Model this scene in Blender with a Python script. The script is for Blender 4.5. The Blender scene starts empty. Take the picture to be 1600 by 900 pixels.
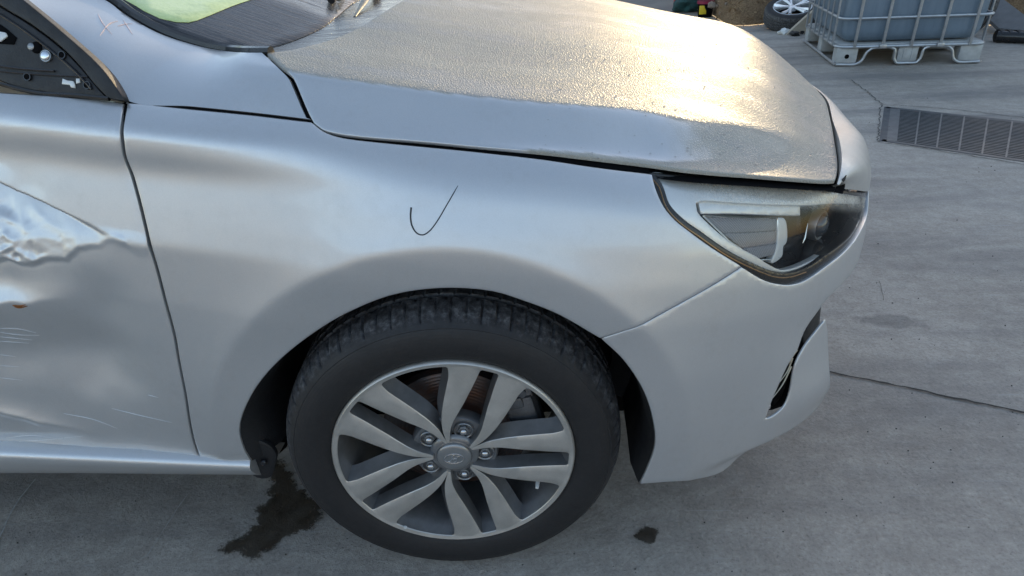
import bpy, bmesh, math, random
import numpy as np
from mathutils import Vector, Matrix
from mathutils.geometry import delaunay_2d_cdt
random.seed(7); rng = np.random.default_rng(7)
scn = bpy.context.scene; C = scn.collection

# ------------------------------------------------------------------ camera
CAM = np.array([0.191, -0.824, 1.156]); YAW, PITCH, ROLL, FPX = -0.0765, 0.527, -0.067, 977.
def cam_axes():
    f = np.array([math.sin(YAW)*math.cos(PITCH), math.cos(YAW)*math.cos(PITCH), -math.sin(PITCH)])
    r = np.array([math.cos(YAW), -math.sin(YAW), 0.]); u = np.cross(r, f)
    c, s = math.cos(ROLL), math.sin(ROLL)
    return np.array([c*r+s*u, -s*r+c*u, f])
AX = cam_axes()
cd = bpy.data.cameras.new('camera'); cam = bpy.data.objects.new('camera', cd); C.objects.link(cam)
m = Matrix.Identity(4)
for i in range(3):
    m[i][0] = AX[0][i]; m[i][1] = AX[1][i]; m[i][2] = -AX[2][i]; m[i][3] = CAM[i]
cam.matrix_world = m
cd.sensor_width = 36; cd.lens = FPX/1600*36; cd.clip_start = .02; cd.clip_end = 500
scn.camera = cam

# ------------------------------------------------------------------ light
SUN_EL = math.radians(12); SUN_AZ = math.radians(22)     # azimuth from +Y toward +X
w = bpy.data.worlds.new('World'); scn.world = w; w.use_nodes = True
nt = w.node_tree; nt.nodes.clear()
sky = nt.nodes.new('ShaderNodeTexSky'); sky.sky_type = 'NISHITA'; sky.sun_disc = False
sky.sun_elevation = SUN_EL; sky.sun_rotation = SUN_AZ; sky.air_density = 1.0; sky.dust_density = .7; sky.ozone_density = 1.6
bg = nt.nodes.new('ShaderNodeBackground'); bg.inputs[1].default_value = .15
wo = nt.nodes.new('ShaderNodeOutputWorld')
tint = nt.nodes.new('ShaderNodeMix'); tint.data_type = 'RGBA'; tint.blend_type = 'MULTIPLY'; tint.inputs[0].default_value = 1; tint.inputs[7].default_value = (1.18, .995, .865, 1)
nt.links.new(sky.outputs[0], tint.inputs[6]); nt.links.new(tint.outputs[2], bg.inputs[0]); nt.links.new(bg.outputs[0], wo.inputs[0])
sl = bpy.data.lights.new('sun', 'SUN'); sl.energy = 2.0; sl.angle = math.radians(.6); sl.color = (.74, .56, .31)
so = bpy.data.objects.new('sun', sl); C.objects.link(so)
sd = Vector((math.sin(SUN_AZ)*math.cos(SUN_EL), math.cos(SUN_AZ)*math.cos(SUN_EL), math.sin(SUN_EL)))
so.rotation_euler = sd.to_track_quat('Z', 'Y').to_euler()
scn.view_settings.view_transform = 'Standard'; scn.view_settings.look = 'None'
scn.view_settings.exposure = 1.6; scn.view_settings.gamma = 1
scn.render.engine = 'CYCLES'

# ------------------------------------------------------------------ pixel rays
def rays(px):
    px = np.atleast_2d(np.array(px, float))
    return np.stack([(px[:, 0]-800)/FPX, -(px[:, 1]-450)/FPX, np.ones(len(px))], 1) @ AX
def ony(px, Y):
    d = rays(px); t = (np.asarray(Y)-CAM[1])/d[:, 1]; return CAM+t[:, None]*d
def onz(px, Z=0.):
    d = rays(px); t = (np.asarray(Z)-CAM[2])/d[:, 2]; return CAM+t[:, None]*d

# ------------------------------------------------------------------ materials
def nmat(name):
    mt = bpy.data.materials.new(name); mt.use_nodes = True
    n = mt.node_tree; b = n.nodes['Principled BSDF']; return mt, n, b
def N(n, t, **kw):
    x = n.nodes.new(t)
    for k, v in kw.items():
        if k.startswith('i_'):
            x.inputs[k[2:].replace('_', ' ')].default_value = v
        else: setattr(x, k, v)
    return x
def noise(n, scale, detail=4, rough=.6, vec=None):
    x = N(n, 'ShaderNodeTexNoise'); x.inputs['Scale'].default_value = scale
    x.inputs['Detail'].default_value = detail; x.inputs['Roughness'].default_value = rough
    if vec is not None: n.links.new(vec, x.inputs['Vector'])
    return x.outputs['Fac']
def obco(n): return N(n, 'ShaderNodeTexCoord').outputs['Object']
def ramp(n, fac, stops):
    x = N(n, 'ShaderNodeValToRGB'); e = x.color_ramp.elements
    while len(e) < len(stops): e.new(.5)
    for i, (p, c) in enumerate(stops):
        e[i].position = p; e[i].color = (c, c, c, 1) if not hasattr(c, '__len__') else (*c, 1)
    n.links.new(fac, x.inputs[0]); return x.outputs[0]
def mixc(n, fac, a, b, mode='MIX'):
    x = N(n, 'ShaderNodeMix'); x.data_type = 'RGBA'; x.blend_type = mode
    for sock, v in ((x.inputs[0], fac), (x.inputs[6], a), (x.inputs[7], b)):
        if isinstance(v, (int, float)): sock.default_value = v
        elif isinstance(v, tuple): sock.default_value = (*v, 1)
        else: n.links.new(v, sock)
    return x.outputs[2]
def math_(n, op, a, b=None, c=None):
    x = N(n, 'ShaderNodeMath'); x.operation = op
    for i, v in enumerate((a, b, c)):
        if v is None: continue
        if isinstance(v, (int, float)): x.inputs[i].default_value = v
        else: n.links.new(v, x.inputs[i])
    return x.outputs[0]
def bump(n, h, dist, strength=1., normal=None):
    x = N(n, 'ShaderNodeBump'); x.inputs['Strength'].default_value = strength; x.inputs['Distance'].default_value = dist
    n.links.new(h, x.inputs['Height'])
    if normal is not None: n.links.new(normal, x.inputs['Normal'])
    return x.outputs[0]
def simple(name, col, rough=.5, metal=0., var=.12, scale=60, bmp=0., coat=0., spec=.5):
    mt, n, b = nmat(name); co = obco(n)
    f = noise(n, scale, 5, .65, co)
    k = ramp(n, f, [(.25, tuple(c*(1-var) for c in col)), (.75, tuple(min(1, c*(1+var)) for c in col))])
    n.links.new(k, b.inputs['Base Color'])
    r = ramp(n, noise(n, scale*.37, 4, .6, co), [(.3, max(0, rough-.08)), (.7, min(1, rough+.08))])
    n.links.new(r, b.inputs['Roughness'])
    b.inputs['Metallic'].default_value = metal; b.inputs['Coat Weight'].default_value = coat
    b.inputs['Coat Roughness'].default_value = .05; b.inputs['Specular IOR Level'].default_value = spec
    if bmp: n.links.new(bump(n, noise(n, scale*3, 5, .7, co), bmp), b.inputs['Normal'])
    return mt

def paint(name, dew):
    mt, n, b = nmat(name); co = obco(n)
    flake = N(n, 'ShaderNodeTexVoronoi'); flake.inputs['Scale'].default_value = 2600; n.links.new(co, flake.inputs['Vector'])
    dirt = noise(n, 9, 6, .65, co); fine = noise(n, 55, 5, .7, co)
    d2 = math_(n, 'MULTIPLY', dirt, fine)
    base = ramp(n, flake.outputs['Color'], [(0., (.56, .565, .575)), (1., (.68, .685, .69))])
    base = mixc(n, ramp(n, d2, [(.26, 0.), (.46, .16)]), base, (.42, .40, .37))
    b.inputs['Metallic'].default_value = .72
    rough = ramp(n, fine, [(.3, .38), (.7, .44)])
    b.inputs['Coat Weight'].default_value = .62
    coatr = ramp(n, d2, [(.2, .03), (.45, .07)])
    peel = bump(n, noise(n, 260, 2, .5, co), .00012, .35)
    if dew:
        at = N(n, 'ShaderNodeAttribute'); at.attribute_name = 'dew'
        streak = N(n, 'ShaderNodeMapping'); streak.inputs['Scale'].default_value = (2.2, 9, 3); streak.inputs['Rotation'].default_value = (0, 0, .25)
        n.links.new(co, streak.inputs['Vector'])
        st = noise(n, 1.6, 6, .68, streak.outputs[0])
        v = N(n, 'ShaderNodeTexVoronoi'); v.inputs['Scale'].default_value = 310; v.inputs['Randomness'].default_value = .9
        wv = N(n, 'ShaderNodeVectorMath'); wv.operation = 'ADD'
        wn = N(n, 'ShaderNodeTexNoise'); wn.inputs['Scale'].default_value = 220; n.links.new(co, wn.inputs['Vector'])
        ws = N(n, 'ShaderNodeVectorMath'); ws.operation = 'SCALE'; ws.inputs['Scale'].default_value = .004
        n.links.new(wn.outputs['Color'], ws.inputs[0]); n.links.new(co, wv.inputs[0]); n.links.new(ws.outputs[0], wv.inputs[1])
        n.links.new(wv.outputs[0], v.inputs['Vector'])
        drop = ramp(n, v.outputs['Distance'], [(.05, 1.), (.55, 0.)])
        v2 = N(n, 'ShaderNodeTexVoronoi'); v2.inputs['Scale'].default_value = 150; n.links.new(co, v2.inputs['Vector'])
        drop2 = ramp(n, v2.outputs['Distance'], [(.04, 1.), (.3, 0.)])
        dm = math_(n, 'MAXIMUM', drop, drop2)
        wet = ramp(n, st, [(.38, .70), (.52, 1.)])
        amt = math_(n, 'MULTIPLY', at.outputs['Fac'], wet)
        edge = noise(n, 500, 3, .7, co)
        amt2 = math_(n, 'MULTIPLY', amt, ramp(n, edge, [(.35, .7), (.6, 1.)]))
        hgt = math_(n, 'MULTIPLY', dm, amt); bead = dm
        peel = bump(n, hgt, .0009, .8, peel)
        coatr = math_(n, 'ADD', coatr, math_(n, 'MULTIPLY', amt2, .30))
        n.links.new(math_(n, 'SUBTRACT', .62, math_(n, 'MULTIPLY', amt2, .58)), b.inputs['Coat Weight'])
        # the dew veil scatters light: a thin matt pale film over the metal
        b.inputs['Metallic'].default_value = .8
        n.links.new(math_(n, 'SUBTRACT', .72, math_(n, 'MULTIPLY', amt2, .66)), b.inputs['Metallic'])
        n.links.new(math_(n, 'SUBTRACT', .5, math_(n, 'MULTIPLY', amt2, .35)), b.inputs['Specular IOR Level'])
        rough = math_(n, 'ADD', rough, math_(n, 'MULTIPLY', amt2, .22))
        bead_amt = math_(n, 'MULTIPLY', at.outputs['Fac'], math_(n, 'SUBTRACT', 1., bead))
        base = mixc(n, math_(n, 'MULTIPLY', amt2, .85), base, ramp(n, st, [(.39, (.12, .112, .082)), (.46, (.25, .233, .187)), (.52, (.34, .32, .265)), (.62, (.40, .38, .32))]))
    if dew: base = mixc(n, math_(n, 'MULTIPLY', bead_amt, .26), base, (.17, .165, .14))
    n.links.new(base, b.inputs['Base Color'])
    n.links.new(rough, b.inputs['Roughness']) ; n.links.new(coatr, b.inputs['Coat Roughness'])
    n.links.new(peel, b.inputs['Normal']); n.links.new(peel, b.inputs['Coat Normal'])
    return mt
M = {}
M['paint'] = paint('silver_paint', False); M['dew'] = paint('silver_paint_with_dew', True)
M['plastic'] = simple('black_plastic', (.012, .012, .0135), .5, 0, .25, 90, .0006)
M['smooth_black'] = simple('smooth_black_plastic', (.012, .012, .014), .22, 0, .2, 40, 0, .4)
M['gap'] = simple('dark_cavity', (.006, .006, .007), .9, 0, .1, 50, 0, 0, .05)
M['seal'] = simple('rubber_seal', (.015, .014, .013), .3, 0, .2, 70, .0003, .5)
M['copper'] = simple('bronze_trim', (.35, .22, .12), .3, .8, .15, 70)
M['chrome'] = simple('chrome', (.75, .74, .70), .14, 1., .05, 40)
M['lens_pale'] = simple('pale_bezel', (.88, .88, .86), .34, .45, .05, 14, .0002, .3)
M['dull_trim'] = simple('dull_trim', (.42, .38, .30), .35, .6, .1, 60)
M['white'] = simple('white_plastic', (.7, .72, .72), .35, .1, .05, 60)
M['grey_metal'] = simple('dull_steel', (.32, .33, .34), .42, .85, .2, 45, .0006)
M['nut'] = simple('zinc_nut', (.55, .56, .58), .28, .95, .12, 90)
M['rim_dark'] = simple('grey_rim_paint', (.22, .222, .228), .38, .6, .2, 30, .0002, .4)
M['chalk'] = simple('pink_chalk', (.72, .58, .58), .9, 0, .2, 400)
M['ink'] = simple('black_ink', (.008, .008, .012), .4, 0, .1, 100)
M['scratch'] = simple('bare_scratch', (.80, .80, .80), .35, .5, .1, 200)
M['rust'] = simple('rust', (.30, .11, .025), .8, 0, .5, 300, .002)
M['bolt'] = simple('bright_bolt', (.75, .77, .8), .2, 1., .1, 100)
def mt_machined():
    mt, n, b = nmat('machined_rim_face'); co = obco(n)
    f = noise(n, 25, 6, .7, co); g = noise(n, 700, 2, .5, co)
    c = ramp(n, math_(n, 'ADD', math_(n, 'MULTIPLY', f, .7), math_(n, 'MULTIPLY', g, .3)), [(.3, (.52, .50, .465)), (.7, (.68, .655, .615))])
    n.links.new(c, b.inputs['Base Color']); b.inputs['Metallic'].default_value = .75
    n.links.new(ramp(n, f, [(.3, .40), (.7, .55)]), b.inputs['Roughness']); b.inputs['Coat Weight'].default_value = .35; b.inputs['Coat Roughness'].default_value = .25
    n.links.new(bump(n, g, .0002, .5), b.inputs['Normal']); return mt
M['machined'] = mt_machined()
def mt_tyre():
    mt, n, b = nmat('tyre_rubber'); co = obco(n)
    f = noise(n, 14, 7, .72, co); g = noise(n, 160, 5, .7, co)
    sx = N(n, 'ShaderNodeSeparateXYZ'); n.links.new(co, sx.inputs[0])
    rr = math_(n, 'SQRT', math_(n, 'ADD', math_(n, 'POWER', sx.outputs[0], 2.), math_(n, 'POWER', sx.outputs[2], 2.)))
    sh = ramp(n, rr, [(.286, .35), (.304, 1.05)])     # scuffed grey dust on the shoulder and tread
    st = N(n, 'ShaderNodeMapping'); st.inputs['Scale'].default_value = (1, 1, 1); n.links.new(co, st.inputs['Vector'])
    g2 = noise(n, 75, 6, .75, co)
    k = math_(n, 'ADD', math_(n, 'MULTIPLY', math_(n, 'MULTIPLY', g2, sh), .8), math_(n, 'MULTIPLY', math_(n, 'MULTIPLY', f, g), .35))
    c = ramp(n, k, [(.15, (.012, .0115, .0125)), (.42, (.028, .027, .029)), (.54, (.075, .075, .08)), (.70, (.20, .20, .205))])
    n.links.new(c, b.inputs['Base Color']); n.links.new(ramp(n, f, [(.3, .5), (.7, .75)]), b.inputs['Roughness'])
    ri = N(n, 'ShaderNodeTexWave'); ri.wave_type = 'RINGS'; ri.rings_direction = 'Y'; ri.inputs['Scale'].default_value = 60; n.links.new(co, ri.inputs['Vector'])
    n1 = bump(n, ri.outputs['Fac'], .0003, .25)
    n.links.new(bump(n, g, .0012, .5, n1), b.inputs['Normal']); return mt
M['tyre'] = mt_tyre()
def mt_disc():
    mt, n, b = nmat('brake_disc_iron'); co = obco(n); f = noise(n, 18, 5, .7, co)
    n.links.new(ramp(n, f, [(.4, (.12, .11, .11)), (.7, (.16, .07, .04))]), b.inputs['Base Color'])
    b.inputs['Metallic'].default_value = .6; b.inputs['Roughness'].default_value = .45
    wv = N(n, 'ShaderNodeTexWave'); wv.wave_type = 'RINGS'; wv.rings_direction = 'Y'; wv.inputs['Scale'].default_value = 45; n.links.new(co, wv.inputs['Vector'])
    n.links.new(bump(n, wv.outputs['Fac'], .0008, .6), b.inputs['Normal']); return mt
M['disc'] = mt_disc()  # rusty iron
def mt_concrete():
    mt, n, b = nmat('worn_concrete'); co = obco(n)
    big = noise(n, .9, 7, .62, co); mid = noise(n, 16, 9, .74, co); fine = noise(n, 120, 6, .75, co)
    mp = N(n, 'ShaderNodeMapping'); mp.inputs['Scale'].default_value = (1, 5, 1); mp.inputs['Rotation'].default_value = (0, 0, .35); n.links.new(co, mp.inputs['Vector'])
    stv = noise(n, 3.5, 8, .72, mp.outputs[0])
    a = math_(n, 'ADD', math_(n, 'MULTIPLY', big, .35), math_(n, 'MULTIPLY', mid, .40))
    a = math_(n, 'ADD', a, math_(n, 'MULTIPLY', stv, .18)); a = math_(n, 'ADD', a, math_(n, 'MULTIPLY', noise(n, 60, 6, .7, co), .17))
    c = ramp(n, a, [(.40, (.225, .202, .176)), (.52, (.345, .312, .276)), (.64, (.47, .43, .385))])
    spk = ramp(n, fine, [(.28, .55), (.44, .95), (.58, 1.02), (.72, 1.3)])
    c = mixc(n, 1., c, spk, 'MULTIPLY')
    # scattered thin pale scratches
    mp2 = N(n, 'ShaderNodeMapping'); mp2.inputs['Scale'].default_value = (1.2, 30, 1); mp2.inputs['Rotation'].default_value = (0, 0, 1.1); n.links.new(co, mp2.inputs['Vector'])
    sc = noise(n, 4, 4, .6, mp2.outputs[0]); c = mixc(n, ramp(n, sc, [(.63, 0.), (.70, .5)]), c, (.42, .41, .40))
    # oily darkening with a shape of its own
    dk = noise(n, .55, 5, .6, mp.outputs[0]); c = mixc(n, ramp(n, dk, [(.47, 0.), (.64, .5)]), c, (.12, .12, .125))
    pit = N(n, 'ShaderNodeTexVoronoi'); pit.inputs['Scale'].default_value = 28; n.links.new(co, pit.inputs['Vector'])
    pm = ramp(n, pit.outputs['Distance'], [(.03, 1.), (.09, 0.)]); pm2 = math_(n, 'MULTIPLY', pm, ramp(n, mid, [(.5, 0.), (.62, 1.)]))
    c = mixc(n, pm2, c, (.05, .048, .045))
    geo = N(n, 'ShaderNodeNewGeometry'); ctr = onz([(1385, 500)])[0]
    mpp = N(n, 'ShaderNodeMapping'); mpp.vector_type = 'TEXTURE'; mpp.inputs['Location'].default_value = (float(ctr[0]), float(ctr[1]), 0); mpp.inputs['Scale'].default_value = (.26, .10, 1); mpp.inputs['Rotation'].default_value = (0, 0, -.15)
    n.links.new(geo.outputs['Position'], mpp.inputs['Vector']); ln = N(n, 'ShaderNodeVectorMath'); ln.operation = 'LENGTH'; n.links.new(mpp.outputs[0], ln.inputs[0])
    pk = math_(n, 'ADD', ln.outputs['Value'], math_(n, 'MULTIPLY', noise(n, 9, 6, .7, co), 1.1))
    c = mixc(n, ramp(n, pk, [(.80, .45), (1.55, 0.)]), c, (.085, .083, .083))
    n.links.new(c, b.inputs['Base Color'])
    n.links.new(ramp(n, a, [(.4, .62), (.6, .85)]), b.inputs['Roughness'])
    h = math_(n, 'ADD', math_(n, 'MULTIPLY', fine, .5), math_(n, 'MULTIPLY', mid, 1.2))
    n.links.new(bump(n, h, .006, .8), b.inputs['Normal']); return mt
M['concrete'] = mt_concrete()
def mt_wet(name, col, ro):
    mt, n, b = nmat(name); co = obco(n); f = noise(n, 30, 6, .7, co); g = noise(n, 130, 5, .7, co)
    n.links.new(ramp(n, f, [(.3, tuple(c*.7 for c in col)), (.7, tuple(c*1.5 for c in col))]), b.inputs['Base Color'])
    n.links.new(ramp(n, f, [(.35, ro), (.65, ro+.3)]), b.inputs['Roughness']); n.links.new(bump(n, g, .0025, .5), b.inputs['Normal']); return mt
M['wet'] = mt_wet('oily_wet_concrete', (.030, .024, .018), .35)
M['darkwet'] = mt_wet('damp_concrete', (.075, .074, .075), .6)
def mt_dirt():
    mt, n, b = nmat('dry_dirt'); co = obco(n); f = noise(n, 6, 8, .75, co); g = noise(n, 60, 7, .8, co)
    n.links.new(mixc(n, ramp(n, g, [(.4, 0.), (.65, 1.)]), ramp(n, f, [(.35, (.12, .07, .04)), (.65, (.27, .17, .10))]), (.40, .28, .16)), b.inputs['Base Color'])
    b.inputs['Roughness'].default_value = .95; n.links.new(bump(n, g, .03, .9), b.inputs['Normal']); return mt
M['dirt'] = mt_dirt()
def mt_glass(name, tint, alpha, rough=.02):
    mt, n, b = nmat(name); n.nodes.remove(b)
    o = n.nodes['Material Output']; g = N(n, 'ShaderNodeBsdfGlossy'); g.inputs['Roughness'].default_value = rough
    t = N(n, 'ShaderNodeBsdfTransparent'); t.inputs[0].default_value = (*tint, 1)
    lw = N(n, 'ShaderNodeFresnel'); lw.inputs['IOR'].default_value = 1.5
    k = math_(n, 'ADD', math_(n, 'MULTIPLY', lw.outputs[0], .65), alpha)
    mx = N(n, 'ShaderNodeMixShader'); n.links.new(k, mx.inputs[0]); n.links.new(t.outputs[0], mx.inputs[1]); n.links.new(g.outputs[0], mx.inputs[2])
    n.links.new(mx.outputs[0], o.inputs[0]); return mt, n, mx, o
def mt_lens():
    mt, n, mx, o = mt_glass('headlight_lens', (.985, .985, .98), .0)
    at = N(n, 'ShaderNodeAttribute'); at.attribute_name = 'dew'
    co = obco(n); f = noise(n, 230, 4, .7, co); f2 = noise(n, 16, 5, .7, co)
    k = math_(n, 'MULTIPLY', at.outputs['Fac'], ramp(n, math_(n, 'ADD', math_(n, 'MULTIPLY', f, .5), math_(n, 'MULTIPLY', f2, .5)), [(.38, .15), (.6, .6)]))
    d = N(n, 'ShaderNodeBsdfPrincipled'); d.inputs['Base Color'].default_value = (.78, .76, .70, 1); d.inputs['Roughness'].default_value = .35
    d.inputs['Metallic'].default_value = .2
    n.links.new(bump(n, f, .001, .8), d.inputs['Normal'])
    m2 = N(n, 'ShaderNodeMixShader'); n.links.new(k, m2.inputs[0]); n.links.new(mx.outputs[0], m2.inputs[1]); n.links.new(d.outputs[0], m2.inputs[2])
    n.links.new(m2.outputs[0], o.inputs[0]); return mt
M['lens'] = mt_lens()
M['side_glass'] = mt_glass('side_glass', (.25, .3, .28), .05)[0]
def mt_screen():
    mt, n, b = nmat('misted_glass_painted_bright'); co = obco(n)
    f = noise(n, 120, 5, .7, co); g = noise(n, 9, 5, .7, co)
    n.links.new(ramp(n, math_(n, 'ADD', math_(n, 'MULTIPLY', f, .35), math_(n, 'MULTIPLY', g, .65)), [(.36, (.42, .54, .20)), (.56, (.68, .80, .36)), (.7, (.78, .86, .50))]), b.inputs['Base Color'])  # opaque pale green paints in the light diffused by the glass
    b.inputs['Roughness'].default_value = .3; b.inputs['Coat Weight'].default_value = 1
    n.links.new(bump(n, f, .001, .5), b.inputs['Normal']); return mt
M['screen'] = mt_screen()
def mt_frit():
    mt, n, b = nmat('wet_black_frit_glass'); co = obco(n)
    mp = N(n, 'ShaderNodeMapping'); mp.inputs['Scale'].default_value = (3, 60, 3); mp.inputs['Rotation'].default_value = (0, 0, .75); n.links.new(co, mp.inputs['Vector'])
    s = noise(n, 3.2, 5, .65, mp.outputs[0]); f = noise(n, 300, 3, .7, co)
    n.links.new(ramp(n, s, [(.42, (.012, .012, .014)), (.62, (.06, .06, .065))]), b.inputs['Base Color'])
    n.links.new(ramp(n, s, [(.45, .12), (.6, .45)]), b.inputs['Roughness'])
    n.links.new(bump(n, math_(n, 'ADD', s, math_(n, 'MULTIPLY', f, .3)), .0012, .5), b.inputs['Normal']); return mt
M['frit'] = mt_frit()
def mt_hex():
    mt, n, b = nmat('honeycomb_reflector'); co = obco(n)
    v = N(n, 'ShaderNodeTexVoronoi'); v.inputs['Scale'].default_value = 640; v.inputs['Randomness'].default_value = .12; n.links.new(co, v.inputs['Vector'])
    n.links.new(ramp(n, v.outputs['Distance'], [(.2, (.75, .75, .77)), (.6, (.28, .28, .30))]), b.inputs['Base Color'])
    b.inputs['Metallic'].default_value = .5; b.inputs['Roughness'].default_value = .35
    n.links.new(bump(n, v.outputs['Distance'], .0015, 1.), b.inputs['Normal']); return mt
M['hex'] = mt_hex()
def mt_tank():
    mt, n, b = nmat('translucent_tank_plastic'); co = obco(n); f = noise(n, 2.2, 5, .6, co)
    g = N(n, 'ShaderNodeMapping'); g.inputs['Scale'].default_value = (9, 9, 1); n.links.new(co, g.inputs['Vector']); h = noise(n, 3, 6, .7, g.outputs[0])
    n.links.new(ramp(n, math_(n, 'ADD', math_(n, 'MULTIPLY', f, .6), math_(n, 'MULTIPLY', h, .4)), [(.35, (.10, .145, .195)), (.65, (.17, .225, .285))]), b.inputs['Base Color'])
    b.inputs['Roughness'].default_value = .35; b.inputs['Subsurface Weight'].default_value = .0; return mt
M['tank'] = mt_tank()
M['galv'] = simple('galvanised_tube', (.42, .44, .46), .4, .75, .18, 25, .0008)
M['grate'] = simple('galvanised_grate', (.095, .105, .115), .5, .7, .25, 18, .0008)
M['grate_light'] = simple('worn_grate_bar', (.16, .165, .17), .5, .6, .2, 18, .0008)
M['pit'] = simple('drain_pit', (.05, .05, .052), .8, 0, .2, 20)
M['footwhite'] = simple('dirty_white_foot', (.38, .40, .41), .5, .1, .25, 12, .001)
M['red'] = simple('red_plastic', (.42, .02, .02), .4, 0, .1, 20)
M['maroon'] = simple('crimson_plastic', (.25, .01, .05), .4, 0, .1, 20)
M['yellow'] = simple('yellow_label', (.75, .55, .03), .5, 0, .1, 20)
M['green'] = simple('dark_green_cloth', (.015, .06, .06), .8, 0, .5, 18, .01)
M['board'] = simple('grey_board', (.17, .17, .175), .7, 0, .15, 14, .001)
M['straw'] = simple('dry_straw', (.34, .22, .11), .9, 0, .75, 45)
M['alloy'] = simple('bright_alloy', (.72, .74, .76), .3, .7, .08, 15)

# ------------------------------------------------------------------ object helpers
def empty(name, loc=(0, 0, 0), label=None, cat=None, group=None, parent=None):
    o = bpy.data.objects.new(name, None); C.objects.link(o); o.location = loc
    o.empty_display_size = .1
    if label: o['label'] = label
    if cat: o['category'] = cat
    if group: o['group'] = group
    if parent: o.parent = parent
    return o
def mesh(name, verts, faces, mat, parent=None, smooth=True, loc=None):
    me = bpy.data.meshes.new(name); me.from_pydata([tuple(map(float, v)) for v in verts], [], [tuple(int(i) for i in f) for f in faces])
    me.materials.append(mat)
    if smooth: me.polygons.foreach_set('use_smooth', [True]*len(me.polygons))
    me.update()
    o = bpy.data.objects.new(name, me); C.objects.link(o)
    if parent: o.parent = parent
    if loc is not None: o.location = loc
    return o
def tag(o, label, cat=None, group=None, kind=None):
    if label: o['label'] = label
    if cat: o['category'] = cat
    if group: o['group'] = group
    if kind: o['kind'] = kind
    return o
class MB:
    def __init__(s): s.v = []; s.f = []
    def add(s, v, f):
        k = len(s.v); s.v += [tuple(map(float, p)) for p in v]; s.f += [tuple(int(i)+k for i in q) for q in f]; return s
    def box(s, c, d, rot=None, bev=0.):
        bm = bmesh.new(); bmesh.ops.create_cube(bm, size=1)
        bmesh.ops.scale(bm, vec=Vector(d), verts=bm.verts)
        if bev: bmesh.ops.bevel(bm, geom=bm.edges[:], offset=bev, segments=2, affect='EDGES', profile=.5)
        if rot is not None: bmesh.ops.rotate(bm, cent=(0, 0, 0), matrix=rot, verts=bm.verts)
        bmesh.ops.translate(bm, vec=Vector(c), verts=bm.verts)
        bm.verts.index_update()
        s.add([v.co for v in bm.verts], [[v.index for v in f.verts] for f in bm.faces]); bm.free(); return s
    def tube(s, pts, r, n=8, closed=False, flat=1.):
        pts = [np.array(p, float) for p in pts]; L = len(pts); base = len(s.v)
        rr = r if hasattr(r, '__len__') else [r]*L
        ref = None
        for i, p in enumerate(pts):
            a = pts[(i-1) % L] if (closed or i > 0) else p; b = pts[(i+1) % L] if (closed or i < L-1) else p
            t = b-a; t = t/(np.linalg.norm(t)+1e-12)
            if ref is None:
                ref = np.array([0, 0, 1.]) if abs(t[2]) < .9 else np.array([1., 0, 0])
            x = ref-t*(ref@t); x /= (np.linalg.norm(x)+1e-12); ref = x; y = np.cross(t, x)
            for k in range(n):
                an = 2*math.pi*k/n; s.v.append(tuple(p+rr[i]*(math.cos(an)*x*flat+math.sin(an)*y)))
        for i in range(L if closed else L-1):
            j = (i+1) % L
            for k in range(n):
                s.f.append((base+i*n+k, base+i*n+(k+1) % n, base+j*n+(k+1) % n, base+j*n+k))
        if not closed:
            s.f.append(tuple(base+k for k in range(n))[::-1]); s.f.append(tuple(base+(L-1)*n+k for k in range(n)))
        return s
    def lathe(s, prof, n=48, a0=0., a1=2*math.pi, fn=None):
        """prof (r, w): axis = local Y, w along +Y"""
        base = len(s.v); full = abs(a1-a0-2*math.pi) < 1e-6; m_ = n if full else n+1; L = len(prof)
        for i in range(m_):
            a = a0+(a1-a0)*i/n
            for r, w_ in prof: s.v.append((r*math.cos(a), w_, r*math.sin(a)))
        for i in range(n):
            j = (i+1) % m_
            for k in range(L-1):
                s.f.append((base+i*L+k, base+i*L+k+1, base+j*L+k+1, base+j*L+k))
        return s
    def build(s, name, mat, parent=None, smooth=True, loc=None, fix=True):
        o = mesh(name, s.v, s.f, mat, parent, smooth, loc)
        if fix:
            bm = bmesh.new(); bm.from_mesh(o.data); bmesh.ops.recalc_face_normals(bm, faces=bm.faces); bm.to_mesh(o.data); bm.free()
        if smooth: sharp(o, 40)
        return o
def sharp(o, deg):
    me = o.data
    if not me.polygons: return
    bm = bmesh.new(); bm.from_mesh(me); lim = math.radians(deg)
    for e in bm.edges:
        if len(e.link_faces) == 2 and e.calc_face_angle(0) > lim: e.smooth = False
    bm.to_mesh(me); bm.free()

# ------------------------------------------------------------------ smooth tables
class Tab:
    def __init__(s, xs, ys, sm, lo=None, hi=None, n=4000):
        xs = np.array(xs, float); ys = np.array(ys, float)
        pad = 4*sm; lo = xs[0]-pad; hi = xs[-1]+pad
        s.x = np.linspace(lo, hi, n); dx = s.x[1]-s.x[0]
        y = np.interp(s.x, xs, ys)
        y = np.where(s.x < xs[0], ys[0]+(s.x-xs[0])*(ys[1]-ys[0])/(xs[1]-xs[0]), y)
        y = np.where(s.x > xs[-1], ys[-1]+(s.x-xs[-1])*(ys[-1]-ys[-2])/(xs[-1]-xs[-2]), y)
        k = int(3*sm/dx)
        if k > 0:
            g = np.exp(-.5*(np.arange(-k, k+1)*dx/sm)**2); g /= g.sum()
            yp = np.concatenate([2*y[0]-y[k:0:-1], y, 2*y[-1]-y[-2:-k-2:-1]]); y = np.convolve(yp, g, 'valid')
        s.y = y
    def __call__(s, x): return np.interp(x, s.x, s.y)
def sstep(a, b, x):
    t = np.clip((x-a)/(b-a), 0, 1); return t*t*(3-2*t)
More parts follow.
